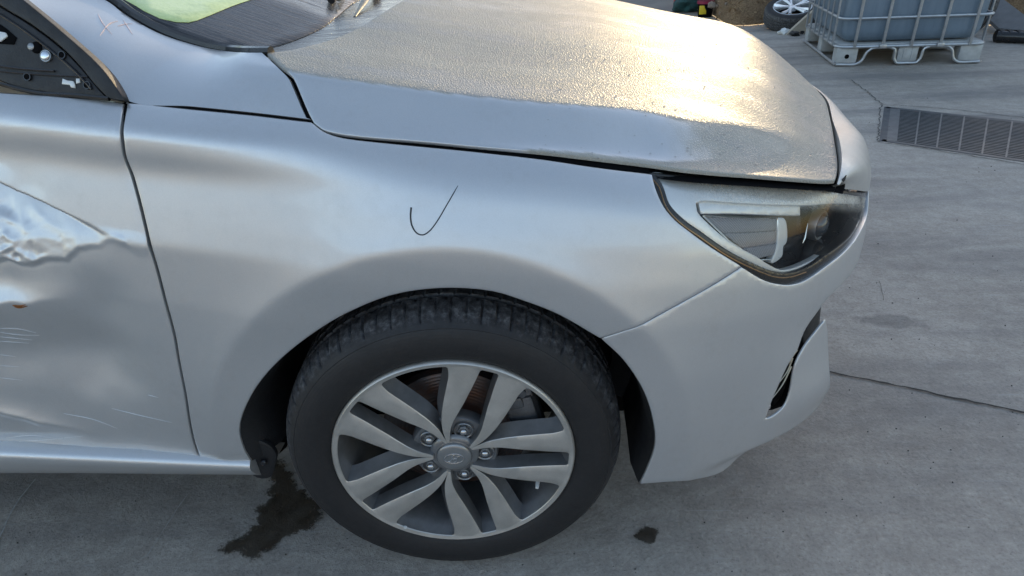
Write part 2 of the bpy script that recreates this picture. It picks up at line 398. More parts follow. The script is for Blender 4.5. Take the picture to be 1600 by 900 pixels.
def vnoise(x, y, seed=0):
    """smooth value noise, numpy"""
    r = np.random.default_rng(seed); T = r.random((64, 64))
    xi = np.floor(x).astype(int); yi = np.floor(y).astype(int); fx = x-xi; fy = y-yi
    fx = fx*fx*(3-2*fx); fy = fy*fy*(3-2*fy)
    g = lambda i, j: T[i % 64, j % 64]
    return (g(xi, yi)*(1-fx)*(1-fy)+g(xi+1, yi)*fx*(1-fy)+g(xi, yi+1)*(1-fx)*fy+g(xi+1, yi+1)*fx*fy)*2-1

# ------------------------------------------------------------------ body surfaces
YC = .88                                      # car centreline
PX = [-3.5, -2.5, -1.5, -.8, 0, .30, .40, .50, .60, .68, .735, .80, .85, .88, .898, .905, .905]
PY = [.10, .04, .02, .005, 0, .006, .020, .045, .092, .142, .195, .29, .40, .53, .68, .80, .88]
def build_plan():
    xs = PX+PX[-2::-1]; ys = PY+[2*YC-v for v in PY[-2::-1]]
    c = np.concatenate([[0], np.cumsum(np.hypot(np.diff(xs), np.diff(ys)))])
    tx = Tab(c, xs, .045, n=9000); ty = Tab(c, ys, .045, n=9000)
    u = np.linspace(0, c[-1], 9000); x = tx(u); y = ty(u)
    s = np.concatenate([[0], np.cumsum(np.hypot(np.diff(x), np.diff(y)))])
    i0 = np.argmin(np.abs(x[:4500])); return s-s[i0], x, y
PS, PXX, PYY = build_plan(); SMID = .5*(PS[-1]+PS[0]); SMID = PS[np.argmin(np.abs(PYY-YC))]
pnx = np.gradient(PYY, PS); pny = -np.gradient(PXX, PS)
ZT = Tab([-3.5, -1.5, -.9, -.6, -.43, -.156, -.1, .048, .194, .349, .5, .66, .8, 1.1, 1.5], [1.03, 1.05, 1.025, .995, .966, .924, .905, .867, .845, .815, .795, .770, .79, .82, .82], .03)
S_R = Tab([-.12, -.05, 0, .02, .035, .06, .085, .10, .2, .3, .45, .6], [-.19, -.135, -.095, -.052, -.036, -.0335, -.035, -.033, -.006, .002, .004, .002], .006)
S_F = Tab([-.12, -.05, 0, .02, .05, .1, .16, .22, .32, .45, .6], [-.19, -.135, -.095, -.066, -.044, -.026, -.012, -.004, .001, .002, .0], .010)
LZ = Tab([.15, .22, .26, .29, .34, .45, .7], [-.12, -.055, -.026, -.012, -.003, 0, 0], .012)
TOP = Tab([-3.5, .3, .5, .7, 1.5], [0, 0, .015, .03, .03], .05)   # front: the upper nose leans less
def side_out(s, z):
    sf = np.minimum(s, 2*SMID-s)
    h = ZT(sf)-z; k = sstep(-.42, .02, sf)
    o = S_R(h)*(1-k)+S_F(h)*k
    o = o+LZ(z)*(1-sstep(.10, .30, sf))
    r = np.hypot(sf-.0, z-.312)
    q = r-.432; e_ = .5*(q+np.sqrt(q*q+.006**2)); i_ = .5*(-q+np.sqrt(q*q+.006**2))
    b = .017*np.exp(-e_/.07)-.14*i_*sstep(.40, .62, z)-.03*i_
    b = b*np.maximum(sstep(.20, .34, z), sstep(.1, .3, sf))
    o = o+b
    o = o-.080*sstep(.78, .98, sf)*sstep(.53, .46, z)
    o = o-.022*sstep(.40, .60, sf)*sstep(.268, .228, z)
    # front bumper corner: pinch below the headlight, lower lip pushed out
    f = sstep(.50, .72, sf)
    o = o-f*.006*np.exp(-((z-.50)/.06)**2)+f*.014*np.exp(-((z-.34)/.06)**2)
    return o
def side(s, z, off=0.):
    s = np.asarray(s, float); z = np.asarray(z, float)
    o = side_out(s, z)+off
    x = np.interp(s, PS, PXX); y = np.interp(s, PS, PYY); a = np.interp(s, PS, pnx); b = np.interp(s, PS, pny)
    return np.stack([x+a*o, y+b*o, z+0*x], -1)
def dent(s, z):
    """inward depth of the crash damage on the door"""
    return np.zeros_like(s)
def side_px(px, surf=None, off=0.):
    surf = surf or side
    px = np.atleast_2d(np.array(px, float)); d = rays(px); n_ = len(px)
    yg = np.interp(px[:, 0], [0, 1000, 1150, 1250, 1350], [.03, .03, .05, .12, .2]); t = (yg-CAM[1])/d[:, 1]
    p = CAM+t[:, None]*d; s = np.interp(p[:, 0], PXX[:len(PXX)//2], PS[:len(PXX)//2]); z = p[:, 2].copy()
    for it in range(60):
        e = 1e-5; S = surf(s, z, off); Fs = (surf(s+e, z, off)-S)/e; Fz = (surf(s, z+e, off)-S)/e
        R_ = S-(CAM+t[:, None]*d)
        A = np.stack([Fs, Fz, -d], -1)
        for i in range(n_):
            try: dx = np.linalg.lstsq(A[i].T@A[i]+1e-7*np.eye(3), -A[i].T@R_[i], rcond=None)[0]
            except Exception: dx = np.zeros(3)
            dx = np.clip(dx, -.03, .03); s[i] += dx[0]; z[i] += dx[1]; t[i] += dx[2]
    return np.stack([s, z], 1)
# hood
NE_PX = [(490, 193), (503, 202), (530, 210), (562, 215), (660, 223), (741, 230), (847, 237), (928, 246), (1009, 257)]
ne = side_px(NE_PX); ne3 = side(ne[:, 0], ne[:, 1])
ne3 = np.concatenate([ne3, ony([(1080, 265), (1180, 274), (1240, 279), (1305, 284)], [.108, .130, .150, .178])])
FE3 = ony([(1311, 262), (1312.5, 238), (1308, 212), (1299, 186)], [.212, .27, .36, .50]); FE3 = np.concatenate([ne3[-1:], FE3, [[.826, .66, .768], [.848, .78, .764], [.855, YC, .762]]])
XE = ne3[:, 0]
YE = Tab([-3, -1, *XE[2:], XE[-1]+.25], [.08, .09, *ne3[2:, 1], ne3[-1, 1]+.06], .02)
ZE = Tab([-3, -1, -.30, *XE[2:], .78, .86], [1.05, 1.0, .945, *ne3[2:, 2], .768, .762], .02)
XF = Tab([-.1, .1, *FE3[:, 1]], [.50, .60, *FE3[:, 0]], .02)
AC = Tab([-.6, -.3, -.228, -.08, .045, .295, .38, .49, .6, .7, .8, .95], [1.165, 1.105, 1.09, 1.06, 1.03, .983, .963, .940, .912, .893, .865, .82], .04)
CR = Tab([-1, .25, .38, .55, .7, 1.], [.205, .205, .212, .240, .245, .25], .04)
AC = Tab([-.6, -.3, -.228, -.08, .045, .295, .38, .46, .54, .62, .7, .8, .95], [1.165, 1.105, 1.09, 1.06, 1.03, .985, .965, .944, .925, .908, .890, .860, .81], .03)
BC = Tab([-1, .2, .5, 1.0], [.12, .12, .145, .15], .05)
W1 = Tab([-1, -.2, .1, .25, .4, .5, .65, .9], [.060, .062, .068, .085, .11, .13, .14, .14], .04)
def hood(x, y, off=0.):
    x = np.asarray(x, float); y = np.asarray(y, float)
    yf = np.where(y > YC, 2*YC-y, y); yq = YC-np.sqrt((YC-yf)**2+1e-6)
    zc = AC(x)-CR(x)*(np.sqrt((yf-YC)**2+.09)-.3); zb = ZE(x); u = (yf-YE(x))/W1(x)
    k = .10+.2*sstep(.2, .6, x)
    g_ = lambda q: .5*(q+1-np.sqrt((q-1)**2+k*k))
    w0 = g_(0*x); w1 = (g_(u)-w0)/(g_(u*0+3.)-w0)
    qf = sstep(.02, .26, x); uu = np.clip(u, 0, 1); ws = uu*uu*(3-2*uu)
    w1 = np.where(u > 0, w1*(1-qf)+qf*ws, w1)
    v = (XF(yq)-x)/.21; vv = np.clip(v, -.5, 1); w2 = vv*(2-vv)
    Z = zb+(zc-zb)*w1*w2+.004*sstep(.30, .46, yf)*w2
    return np.stack([x, y, Z+off], -1)
def hood_px(px, lo=.5, hi=4.):
    px = np.atleast_2d(np.array(px, float)); d = rays(px); t = np.linspace(lo, hi, 900); out = []
    P_ = CAM[None, None]+t[None, :, None]*d[:, None]
    H = hood(P_[..., 0], P_[..., 1])[..., 2]; G_ = P_[..., 2]-H
    for i in range(len(px)):
        ok = np.where((G_[i][:-1] > 0) & (G_[i][1:] <= 0) & (P_[i, :-1, 1] > .05))[0]
        k = ok[0] if len(ok) else np.argmin(np.abs(G_[i]))-1
        g0, g1 = G_[i, k], G_[i, k+1]; f = g0/(g0-g1) if g0 != g1 else 0
        p = P_[i, k]+f*(P_[i, k+1]-P_[i, k]); out.append(p[:2])
    return np.array(out)

# ------------------------------------------------------------------ panel mesher
def catmull(pts, step, closed=False):
    pts = np.array(pts, float); n_ = len(pts); out = []
    rngi = range(n_ if closed else n_-1)
    for i in rngi:
        p1 = pts[i]; p2 = pts[(i+1) % n_]; p0 = pts[i-1] if (closed or i > 0) else 2*p1-p2; p3 = pts[(i+2) % n_] if (closed or i < n_-2) else 2*p2-p1
        # centripetal
        t0 = 0; t1 = t0+max(np.linalg.norm(p1-p0), 1e-9)**.5; t2 = t1+max(np.linalg.norm(p2-p1), 1e-9)**.5; t3 = t2+max(np.linalg.norm(p3-p2), 1e-9)**.5
        k = max(1, int(np.linalg.norm(p2-p1)/step))
        for t in np.linspace(t1, t2, k, endpoint=False):
            A1 = (t1-t)/(t1-t0)*p0+(t-t0)/(t1-t0)*p1; A2 = (t2-t)/(t2-t1)*p1+(t-t1)/(t2-t1)*p2; A3 = (t3-t)/(t3-t2)*p2+(t-t2)/(t3-t2)*p3
            B1 = (t2-t)/(t2-t0)*A1+(t-t0)/(t2-t0)*A2; B2 = (t3-t)/(t3-t1)*A2+(t-t1)/(t3-t1)*A3
            out.append((t2-t)/(t2-t1)*B1+(t-t1)/(t2-t1)*B2)
    if not closed: out.append(pts[-1])
    return np.array(out)
def chain(segs, step):
    """segs: list of smooth open curves, joined with corners between them"""
    out = []
    for s_ in segs:
        c = catmull(s_, step)
        if out and np.linalg.norm(out[-1]-c[0]) < 1e-4: c = c[1:]
        out += list(c)
    if np.linalg.norm(out[0]-out[-1]) < 1e-4: out = out[:-1]
    return np.array(out)
def area(P): x, y = P.T; return .5*np.sum(x*np.roll(y, -1)-np.roll(x, -1)*y)
def inset(P, d):
    if area(P) < 0: P = P[::-1]
    a = P-np.roll(P, 1, 0); b = np.roll(P, -1, 0)-P
    na = np.stack([-a[:, 1], a[:, 0]], 1); nb = np.stack([-b[:, 1], b[:, 0]], 1)
    na /= np.linalg.norm(na, axis=1)[:, None]+1e-12; nb /= np.linalg.norm(nb, axis=1)[:, None]+1e-12
    n_ = na+nb; L = np.linalg.norm(n_, axis=1)[:, None]; n_ = n_/np.maximum(L, .6)
    k = 1/np.maximum((n_*na).sum(1), .6)
    return P+n_*d*k[:, None], -n_
def inside(P, Q):
    c = np.zeros(len(Q), bool)
    for i in range(len(P)):
        x1, y1 = P[i]; x2, y2 = P[i-1]
        m_ = ((y1 > Q[:, 1]) != (y2 > Q[:, 1])); 
        if y1 != y2: c ^= m_ & (Q[:, 0] < (x2-x1)*(Q[:, 1]-y1)/(y2-y1)+x1)
    return c
def dist_poly(P, Q, closed=True):
    best = np.full(len(Q), 1e9)
    for i in range(0 if closed else 1, len(P)):
        a = P[i-1]; b = P[i]; ab = b-a; L = ab@ab+1e-15
        t = np.clip(((Q-a)@ab)/L, 0, 1); best = np.minimum(best, np.hypot(*(Q-a-t[:, None]*ab).T))
    return best
def panel(name, surf, poly, mat, parent, pitch=.006, gap=.002, depth=.014, holes=(), attr=None, flip=False, refine=None, round_=.0015, wn=True, hdepth=None):
    P, outn = inset(np.array(poly), gap)
    loops = [(P, outn)]
    for h in holes:
        H = np.array(h)
        if area(H) > 0: H = H[::-1]
        a = H-np.roll(H, 1, 0); b = np.roll(H, -1, 0)-H; t = a+b; n_ = np.stack([-t[:, 1], t[:, 0]], 1); n_ /= np.linalg.norm(n_, axis=1)[:, None]+1e-12
        loops.append((H, -n_))
    lo = P.min(0); hi = P.max(0)
    gx = np.arange(lo[0], hi[0], pitch); gy = np.arange(lo[1], hi[1], pitch*.87)
    X, Y = np.meshgrid(gx, gy); X = X+(np.arange(len(gy)) % 2)[:, None]*pitch*.5
    Q = np.stack([X.ravel(), Y.ravel()], 1)
    if refine is not None:
        rp, rpoly = refine
        gx = np.arange(rpoly[:, 0].min(), rpoly[:, 0].max(), rp); gy = np.arange(rpoly[:, 1].min(), rpoly[:, 1].max(), rp*.87)
        X, Y = np.meshgrid(gx, gy); X = X+(np.arange(len(gy)) % 2)[:, None]*rp*.5; Q2 = np.stack([X.ravel(), Y.ravel()], 1)
        Q2 = Q2[inside(rpoly, Q2)]; Q = np.concatenate([Q[~inside(rpoly, Q)], Q2])
    k = inside(P, Q)
    for H, _ in loops[1:]: k &= ~inside(H, Q)
    Q = Q[k]; k = dist_poly(P, Q) > pitch*.45
    for H, _ in loops[1:]: k &= dist_poly(H, Q) > pitch*.45
    Q = Q[k]
    V = []; E = []; F = []
    for i, (L_, _) in enumerate(loops):
        b0 = len(V); n_ = len(L_); V += list(L_)
        if i == 0: F.append(list(range(b0, b0+n_)))
        else: E += [(b0+j, b0+(j+1) % n_) for j in range(n_)]
    nb = len(V); V += list(Q)
    r = delaunay_2d_cdt([Vector((float(a), float(b))) for a, b in V], E, F, 1, 1e-7)
    vv = np.array([(a[0], a[1]) for a in r[0]]); ff = [list(f) for f in r[2]]
    cen = np.array([vv[f].mean(0) for f in ff]) if ff else np.zeros((0, 2))
    keep = inside(P, cen)
    for H, _ in loops[1:]: keep &= ~inside(H, cen)
    ff = [f for f, kk in zip(ff, keep) if kk]
    e = 1e-4
    def nrm(q):
        a = surf(q[:, 0]+e, q[:, 1])-surf(q[:, 0]-e, q[:, 1]); b = surf(q[:, 0], q[:, 1]+e)-surf(q[:, 0], q[:, 1]-e)
        n_ = np.cross(a, b); n_ /= np.linalg.norm(n_, axis=1)[:, None]+1e-12
        return -n_ if flip else n_
    p3 = list(surf(vv[:, 0], vv[:, 1])); par = list(vv); faces = [f if not flip else f[::-1] for f in ff]
    # map from boundary loop vertex to output index
    orig = {}
    for i, lst in enumerate(r[3]):
        for o_ in lst: orig[o_] = i
    b0 = 0
    for L_, on in loops:
        n_ = len(L_); idx = [orig.get(b0+j) for j in range(n_)]; b0 += n_
        nn = nrm(L_); o1 = surf(L_[:, 0]+on[:, 0]*round_, L_[:, 1]+on[:, 1]*round_)
        r0 = len(p3); p3 += list(o1-nn*round_); par += list(L_)
        r1 = len(p3); p3 += list(o1-nn*(hdepth if (hdepth and on is not outn) else depth)); par += list(L_)
        for j in range(n_):
            k2 = (j+1) % n_
            if idx[j] is None or idx[k2] is None: continue
            q1 = [idx[j], r0+j, r0+k2, idx[k2]]; q2 = [r0+j, r1+j, r1+k2, r0+k2]
            if flip: q1 = q1[::-1]; q2 = q2[::-1]
            faces += [q1, q2]
    me = bpy.data.meshes.new(name); me.from_pydata([tuple(map(float, p)) for p in p3], [], faces); me.materials.append(mat)
    me.polygons.foreach_set('use_smooth', [True]*len(me.polygons))
    if attr is not None:
        a_ = me.attributes.new('dew', 'FLOAT', 'POINT'); pa = np.array(par); a_.data.foreach_set('value', attr(pa, np.array(p3)).astype(np.float32))
    me.update(); o = bpy.data.objects.new(name, me); C.objects.link(o); o.parent = parent
    if wn:
        md = o.modifiers.new('weighted_normal', 'WEIGHTED_NORMAL'); md.weight = 90
    return o
def ribbon(surf, pts, width, off=-.010):
    """flat strip following a curve in a surface's own coordinates"""
    pts = np.array(pts); t = np.gradient(pts, axis=0); t /= np.linalg.norm(t, axis=1)[:, None]+1e-12; n_ = np.stack([-t[:, 1], t[:, 0]], 1)
    wd = np.asarray(width); wd = wd[:, None] if wd.ndim else wd
    a = pts+n_*wd/2; b = pts-n_*wd/2
    A = surf(a[:, 0], a[:, 1], off); B = surf(b[:, 0], b[:, 1], off); L = len(pts)
    return list(A)+list(B), [(i, i+1, L+i+1, L+i) for i in range(L-1)]
#BODY
# ================================================================== THE CAR
car = empty('hatchback_car', (0, 0, 0), 'silver hatchback car with dented door and unlit headlight, parked across the foreground', 'car')
SP = lambda l: side_px(l)
PX_GAP = [(311.6, 716), (300, 681), (289, 616.6), (278, 560), (272, 525), (255, 460), (238, 398), (220, 326), (207, 277.5), (196, 250), (190, 215), (191, 190), (197, 158)]
gapc = SP(PX_GAP)
top_line = SP([(197, 158), (300, 168), (400, 178), (485, 188)])
fen_top = SP([(485, 189), (505, 205), (530, 214), (562, 219), (660, 229), (741, 237), (847, 249), (928, 261), (1019, 272)])
seal_out = SP([(1016, 271.5), (1024, 293), (1037, 322.7), (1054.7, 344), (1070.7, 357), (1113, 388), (1158.7, 416.5), (1193, 437), (1214.7, 443.5), (1236, 444.8), (1257, 438.7), (1294.7, 413), (1324, 389), (1345, 360), (1356, 328), (1358.7, 302.7)])
jointc = SP([(1157, 416), (1090, 459), (1030, 492), (985, 514), (940, 527)])
ARCH_L = [(937.7, 529), (871, 491), (820, 471), (769, 455.6), (692, 450.5), (615.6, 460.7), (539, 491), (488, 522), (436.7, 563), (401, 604), (378, 650), (374, 675), (380, 700), (393, 722)]
ARCH_R = [(937.7, 529), (973.5, 563), (1004, 609), (1019.5, 655), (1023, 696), (1009, 737), (999, 757)]
archl = SP(ARCH_L); archr = SP(ARCH_R)
st = .006
gapf = gapc+np.array([.0026, 0])
fender_poly = chain([gapf, np.concatenate([[gapf[-1]], top_line[1:]])-np.array([0, .0015]), fen_top, [fen_top[-1], seal_out[1], seal_out[2], seal_out[3], seal_out[4], seal_out[5], seal_out[6]], [seal_out[6], *jointc[1:-1], archl[0]], archl, [archl[-1], gapf[0]]], st)
fender = panel('fender', side, fender_poly, M['paint'], car, pitch=.006, gap=.0012)

# ---- door with crash damage
def seg_d(P_, a, b):
    ab = b-a; L = np.hypot(*ab); u = ab/L; n_ = np.array([-u[1], u[0]]); q = P_-a
    return q@u, q@n_, L
K = {k: v for k, v in zip('ABCDEFGHIJKL', SP([(0, 285), (185, 373), (75, 408), (0, 425), (0, 475), (140, 468), (175, 500), (20, 635), (190, 690), (0, 690), (60, 330), (150, 560)]))}
def dent(s, z):
    P_ = np.stack([s, z], -1)
    a, d_, L = seg_d(P_, K['A'], K['B'])            # upper fold line, left -> right ; d_ > 0 above
    bl = -d_+.0022*vnoise(s*34, s*0+4, 21)+.0008*vnoise(s*120, s*0+4, 22)
    along = np.clip((L-a)/L, -.2, 3)
    # sharp fold: everything under the line is pushed in, opening to the left
    lowline = K['C'][1]+(K['B'][1]-K['C'][1])*(s-K['C'][0])/(K['B'][0]-K['C'][0])
    lowline = np.where(s < K['C'][0], K['C'][1]+(s-K['C'][0])*-.05, lowline)+.007*vnoise(s*30, s*0+3, 2)+.0025*vnoise(s*110, s*0+1, 5)
    under = lowline-z; al = np.clip(along*1.25, 0, 1.3)
    v_ = np.clip(bl/np.maximum(bl-under, 1e-4), 0, 1.0); v_ = np.where(under > 0, 1., v_)
    fold = sstep(0, .008, bl)*al*(.032*(1-v_)-.004)
    inb = sstep(0, .012, bl)*(1-sstep(-.004, .006, under))*al
    cr_ = np.abs(vnoise(s*28+3, z*40+s*20, 3)); cr2 = np.abs(vnoise(s*70+5, z*90-s*30, 4))
    low_left = np.clip(1.6*v_-.3, 0, 1)*np.clip(along*1.3-.15, 0, 1)
    fold = fold+inb*(.0042*cr_*(.35+low_left)+.0036*cr2*low_left)
    fold = fold+al*.012*sstep(-.002, .010, under)*np.exp(-np.clip(under, 0, None)/.030)
    # big soft hollow below with ridges
    g = lambda c, rx, rz, k: k*np.exp(-((s-c[0])/rx)**2-((z-c[1])/rz)**2)
    def ridge(a, b, hgt, wu, wd, wob=0.):
        u_, dd, L_ = seg_d(P_, a, b)
        if u_ is None: return 0
        dd = dd+wob*vnoise(u_*40, u_*0+7, 12); tp = sstep(L_*1.02, L_*.35, u_)
        e1_ = .5*(dd+np.sqrt(dd*dd+.0025**2)); e2_ = .5*(-dd+np.sqrt(dd*dd+.0025**2))
        return hgt*tp*np.exp(-e1_/wu-e2_/wd)
    h = g(K['L'], .075, .078, .020)+g(K['G']+np.array([-.01, .03]), .05, .05, .008)
    h = h+g(K['E']+np.array([0, .035]), .10, .035, .012)-ridge(K['E']-np.array([.2, 0]), K['F'], .024, .040, .034, .004)
    h = h+g(np.array([K['E'][0]-.02, K['E'][1]-.10]), .12, .05, .010)
    h = h-ridge(K['H']-np.array([.2, -.06]), K['I'], .016, .020, .022, .002)+g(K['J'], .10, .016, .012)
    h = h+.0012*vnoise(s*22, z*22, 15)*sstep(-.42, -.6, s)
    h = h+sstep(-.46, -.75, s)*.012*np.exp(-((z-.55)/.16)**2)
    tipc = K['B']; h = h-.0035*np.exp(-((z-tipc[1]+.35*(s-tipc[0]))/.008)**2-((s-tipc[0]-.02)/.04)**2)
    far = sstep(K['A'][0]-.35, K['A'][0]-.1, s)
    return (fold+h)*far
def door_surf(s, z, off=0.):
    s = np.asarray(s, float); z = np.asarray(z, float)
    P_ = side(s, z, off); a = np.interp(s, PS, pnx); b = np.interp(s, PS, pny); k = dent(s, z)
    return P_-np.stack([a*k, b*k, 0*k], -1)
belt = SP([(197, 157), (170, 153), (100, 147), (0, 140)])
zb_door = SP([(0, 699)])[0]
dx0 = -1.42
door_poly = chain([list(gapc), [gapc[-1], belt[1], belt[2], belt[3], (-1.0, 1.03), (dx0+.03, 1.05)], [(dx0+.03, 1.05), (dx0, .8), (dx0, .60), (dx0+.02, .40), (dx0+.03, .36)], [(dx0+.03, .36), (-1., .358), zb_door, gapc[0]]], .008)
rz = np.array([(-.97, .34), (-.40, .34), (-.42, .5), (-.46, .80), (-.55, .86), (-.70, .93), (-.97, .97)])
door = panel('front_door', door_surf, door_poly, M['paint'], car, pitch=.011, gap=.0036, refine=(.0034, rz))
door['label'] = 'dented and torn silver front door'

# ---- bumper and upper nose
s_cut = SP([(1303, 296)])[0]; e1 = SP([(1330, 298)])[0]
front_line = [(a, float(np.interp(a, [seal_out[-1][0], seal_out[-1][0]+.12, SMID], [seal_out[-1][1], .700, .698]))) for a in np.linspace(seal_out[-1][0]+.03, SMID, 12)]
bb = SP([(999, 757), (1060, 753), (1130, 737)])
half = chain([list(archr[::-1]), [archr[0], *jointc[::-1][1:-1], seal_out[6]], list(seal_out[6:]), [seal_out[-1]]+front_line], .008)
low_s = np.linspace(.62, SMID, 10)
low = catmull([archr[-1], bb[1], bb[2]]+[(a, .232) for a in np.linspace(bb[2][0]+.06, SMID, 8)], .02)
mir = lambda P_: np.array([(2*SMID-a, b) for a, b in P_])
bump_poly = np.concatenate([half, mir(half)[::-1][1:], mir(low)[1:-1] if False else mir(low)[1:], low[::-1][1:-1]])
hL = SP([(1319, 440), (1293, 466), (1276, 489), (1261.6, 509), (1254, 524), (1245.7, 547), (1232.7, 567), (1215, 604.7), (1205, 628), (1194.5, 656.7)])
hR = SP([(1194.5, 657), (1206.7, 652), (1225.5, 636.5), (1235.6, 613), (1244, 570), (1258.7, 541), (1276, 518), (1290, 500)])
tipp = hR[-1]
upx = catmull(hL[::-1], .006); dnx = catmull(hR, .006)
zt_h = hL[0][1]
halfhole = list(upx)+[(s_, zt_h-.01*(s_-hL[0][0])/.3) for s_ in np.arange(hL[0][0]+.02, SMID+.001, .02)]
lowhole = list(dnx[1:])+[(tipp[0]+.012, tipp[1]-.03), (tipp[0]+.02, tipp[1]-.07), (tipp[0]+.04, .33), (tipp[0]+.08, .30)]+[(s_, .29) for s_ in np.arange(tipp[0]+.12, SMID, .03)]
hole = np.array(halfhole+[tuple(p) for p in mir(halfhole)[::-1][1:]]+[tuple(p) for p in mir(lowhole)]+[tuple(p) for p in lowhole[::-1]])
gs = SMID-.38
grill = np.array([(gs, .645), (gs+.05, .672), (SMID, .68), (2*SMID-gs-.05, .672), (2*SMID-gs, .645), (2*SMID-gs-.06, .58), (SMID+.12, .535), (SMID-.12, .535), (gs+.06, .58)])
grill = chain([[*grill, grill[0]]], .02)
def bumper_surf(s, z, off=0.): return side(s, z, off)
bumper = panel('front_bumper', side, bump_poly, M['paint'], car, pitch=.0085, holes=[hole, grill], depth=.02, hdepth=.004)
# upper nose piece between the hood edge and the headlight / grille line
def rs_(P_, n_):
    P_ = np.array(P_); c = np.concatenate([[0], np.cumsum(np.linalg.norm(np.diff(P_, axis=0), axis=1))]); t = np.linspace(0, c[-1], n_); return np.stack([np.interp(t, c, P_[:, i]) for i in range(P_.shape[1])], 1)
nI = catmull(FE3, .01); nI = nI+np.array([.0035, -.001, -.004])
kI = np.argmin(np.abs(nI[:, 1]-.27)); n1, n2_ = 16, 44
sO = np.concatenate([rs_([s_cut, e1, seal_out[-1]], n1)[:-1], rs_([seal_out[-1]]+front_line, n2_)])
I_ = np.concatenate([rs_(nI[:kI+1], n1)[:-1], rs_(nI[kI:], n2_)]); O_ = side(sO[:, 0], sO[:, 1]+.0025)
m_o = 14; V = []
for i in range(len(I_)):
    p0, p3 = I_[i], O_[i]; L_ = np.linalg.norm(p3-p0); d_ = p3-p0; dh = np.array([d_[0], d_[1], 0.]); dh /= np.linalg.norm(dh)+1e-9
    if i < n1: dh = dh*(i/n1)+np.array([.75, -.2, 0])*(1-i/n1)
    p1 = p0+(dh*.42+np.array([0, 0, -.10]))*L_; p2 = p3+np.array([0, 0, .40])*L_
    for j in range(m_o+1):
        t = j/m_o; V.append(p0*(1-t)**3+3*p1*t*(1-t)**2+3*p2*t*t*(1-t)+p3*t**3)
nI_n = len(I_); V = np.array(V); Vm = V*np.array([1, -1, 1])+np.array([0, 2*YC, 0]); Vm = Vm.reshape(nI_n, m_o+1, 3)[::-1][1:].reshape(-1, 3); V = np.concatenate([V, Vm]); nt_ = 2*nI_n-1
F = [(i*(m_o+1)+j, (i+1)*(m_o+1)+j, (i+1)*(m_o+1)+j+1, i*(m_o+1)+j+1) for i in range(nt_-1) for j in range(m_o)]
lp = [i*(m_o+1) for i in range(nt_)]; b0 = len(V); V = list(V)
for k in lp: V.append(V[k]+np.array([-.003, 0, -.016]))
F += [(lp[k], lp[k+1], b0+k+1, b0+k) for k in range(nt_-1)]
lp = list(range(m_o+1)); b0 = len(V)
for k in lp: V.append(V[k]+np.array([-.002, .012, -.006]))
F += [(lp[k], lp[k+1], b0+k+1, b0+k) for k in range(m_o)]
lp = [i*(m_o+1)+m_o for i in range(n1+1)]; b0 = len(V)
for k in lp: V.append(V[k]+np.array([-.010, .012, -.001]))
F += [(lp[k], lp[k+1], b0+k+1, b0+k) for k in range(n1)]
nose = MB().add(V, F).build('nose_panel', M['dew'], car)
at_ = nose.data.attributes.new('dew', 'FLOAT', 'POINT'); at_.data.foreach_set('value', [.35]*len(nose.data.vertices))
# grille plastics behind the openings
gp = inset(hole[::-1] if area(hole) < 0 else hole, -.02)[0]
off_side = lambda k: (lambda s, z: side(s, z, k))
g1 = panel('air_intake', off_side(-.034), inset(gp, -.012)[0], M['plastic'], car, pitch=.02, depth=.01, wn=False)
g2 = panel('front_grille', off_side(-.02), inset(grill, -.012)[0], M['smooth_black'], car, pitch=.02, depth=.01, wn=False)
for k in range(5):
    z_ = .56+.027*k; ss = np.linspace(gs+.05, 2*SMID-gs-.05, 40)
    MB().tube(side(ss, ss*0+z_, -.012), .0045, 6).build('grille_bar', M['chrome'], g2)
for k, L_ in enumerate([[(1246, 547), (1240, 556), (1233, 568)], [(1239, 560), (1231, 580), (1219, 597)], [(1237, 573), (1224, 600), (1208, 622)]]):
    q = catmull(SP(L_), .004); tp = np.linspace(.0024, .0012, len(q))
    MB().tube(side(q[:, 0], q[:, 1], -.001), tp*.8, 8).build('intake_trim', M['dull_trim'], g1)
q = SP([(1203, 638)])[0]; p = side(q[0:1], q[1:2], -.006)[0]
MB().box(p, (.010, .006, .010), bev=.002).build('tow_eye_clip', M['chrome'], g1)

# ---- headlight
def SPO(l, off=0.): return side_px(l, None, off)
hl = empty('headlight', (0, 0, 0), None, parent=car)
seal_top = SP([(1358.7, 302.7), (1300, 296), (1200, 286), (1100, 277), (1016, 271.5)])
outer = chain([list(seal_out), list(seal_top)], .005)
inn = SP([(1024, 275), (1034.7, 288), (1046.7, 320), (1068, 344), (1097, 365), (1140, 394.7), (1182.7, 416), (1214.7, 428), (1236, 429), (1262.7, 421), (1300, 397), (1334.7, 368), (1349, 338.7), (1356, 309)])
inn_top = SP([(1356, 309), (1300, 300), (1200, 290), (1100, 281), (1024, 275)])
inner = chain([list(inn), list(inn_top)], .005)
panel('headlight_seal', off_side(-.0045), outer, M['seal'], hl, pitch=.008, holes=[inner], gap=.0005, depth=.02)
st_ = seal_top[np.argsort(seal_top[:, 0])]
def dewlens(par, p3): d_ = np.interp(par[:, 0], st_[:, 0], st_[:, 1])-par[:, 1]; return np.clip(sstep(.040, .016, d_)*sstep(.38, .50, par[:, 0]), 0, 1)
def lens_surf(s, z): return side(s, z, -.0035)
lens = panel('headlight_lens', lens_surf, inner, M['lens'], hl, pitch=.007, gap=.0006, depth=.006, attr=dewlens, round_=.001, wn=False)
tr = catmull(inn[:10], .005); nrm_ = np.gradient(tr, axis=0); nrm_ /= np.linalg.norm(nrm_, axis=1)[:, None]
tr2 = tr+np.stack([nrm_[:, 1], -nrm_[:, 0]], 1)*.0065
MB().tube(side(tr2[:, 0], tr2[:, 1], -.004), .0011, 6).build('seal_trim', M['copper'], hl)
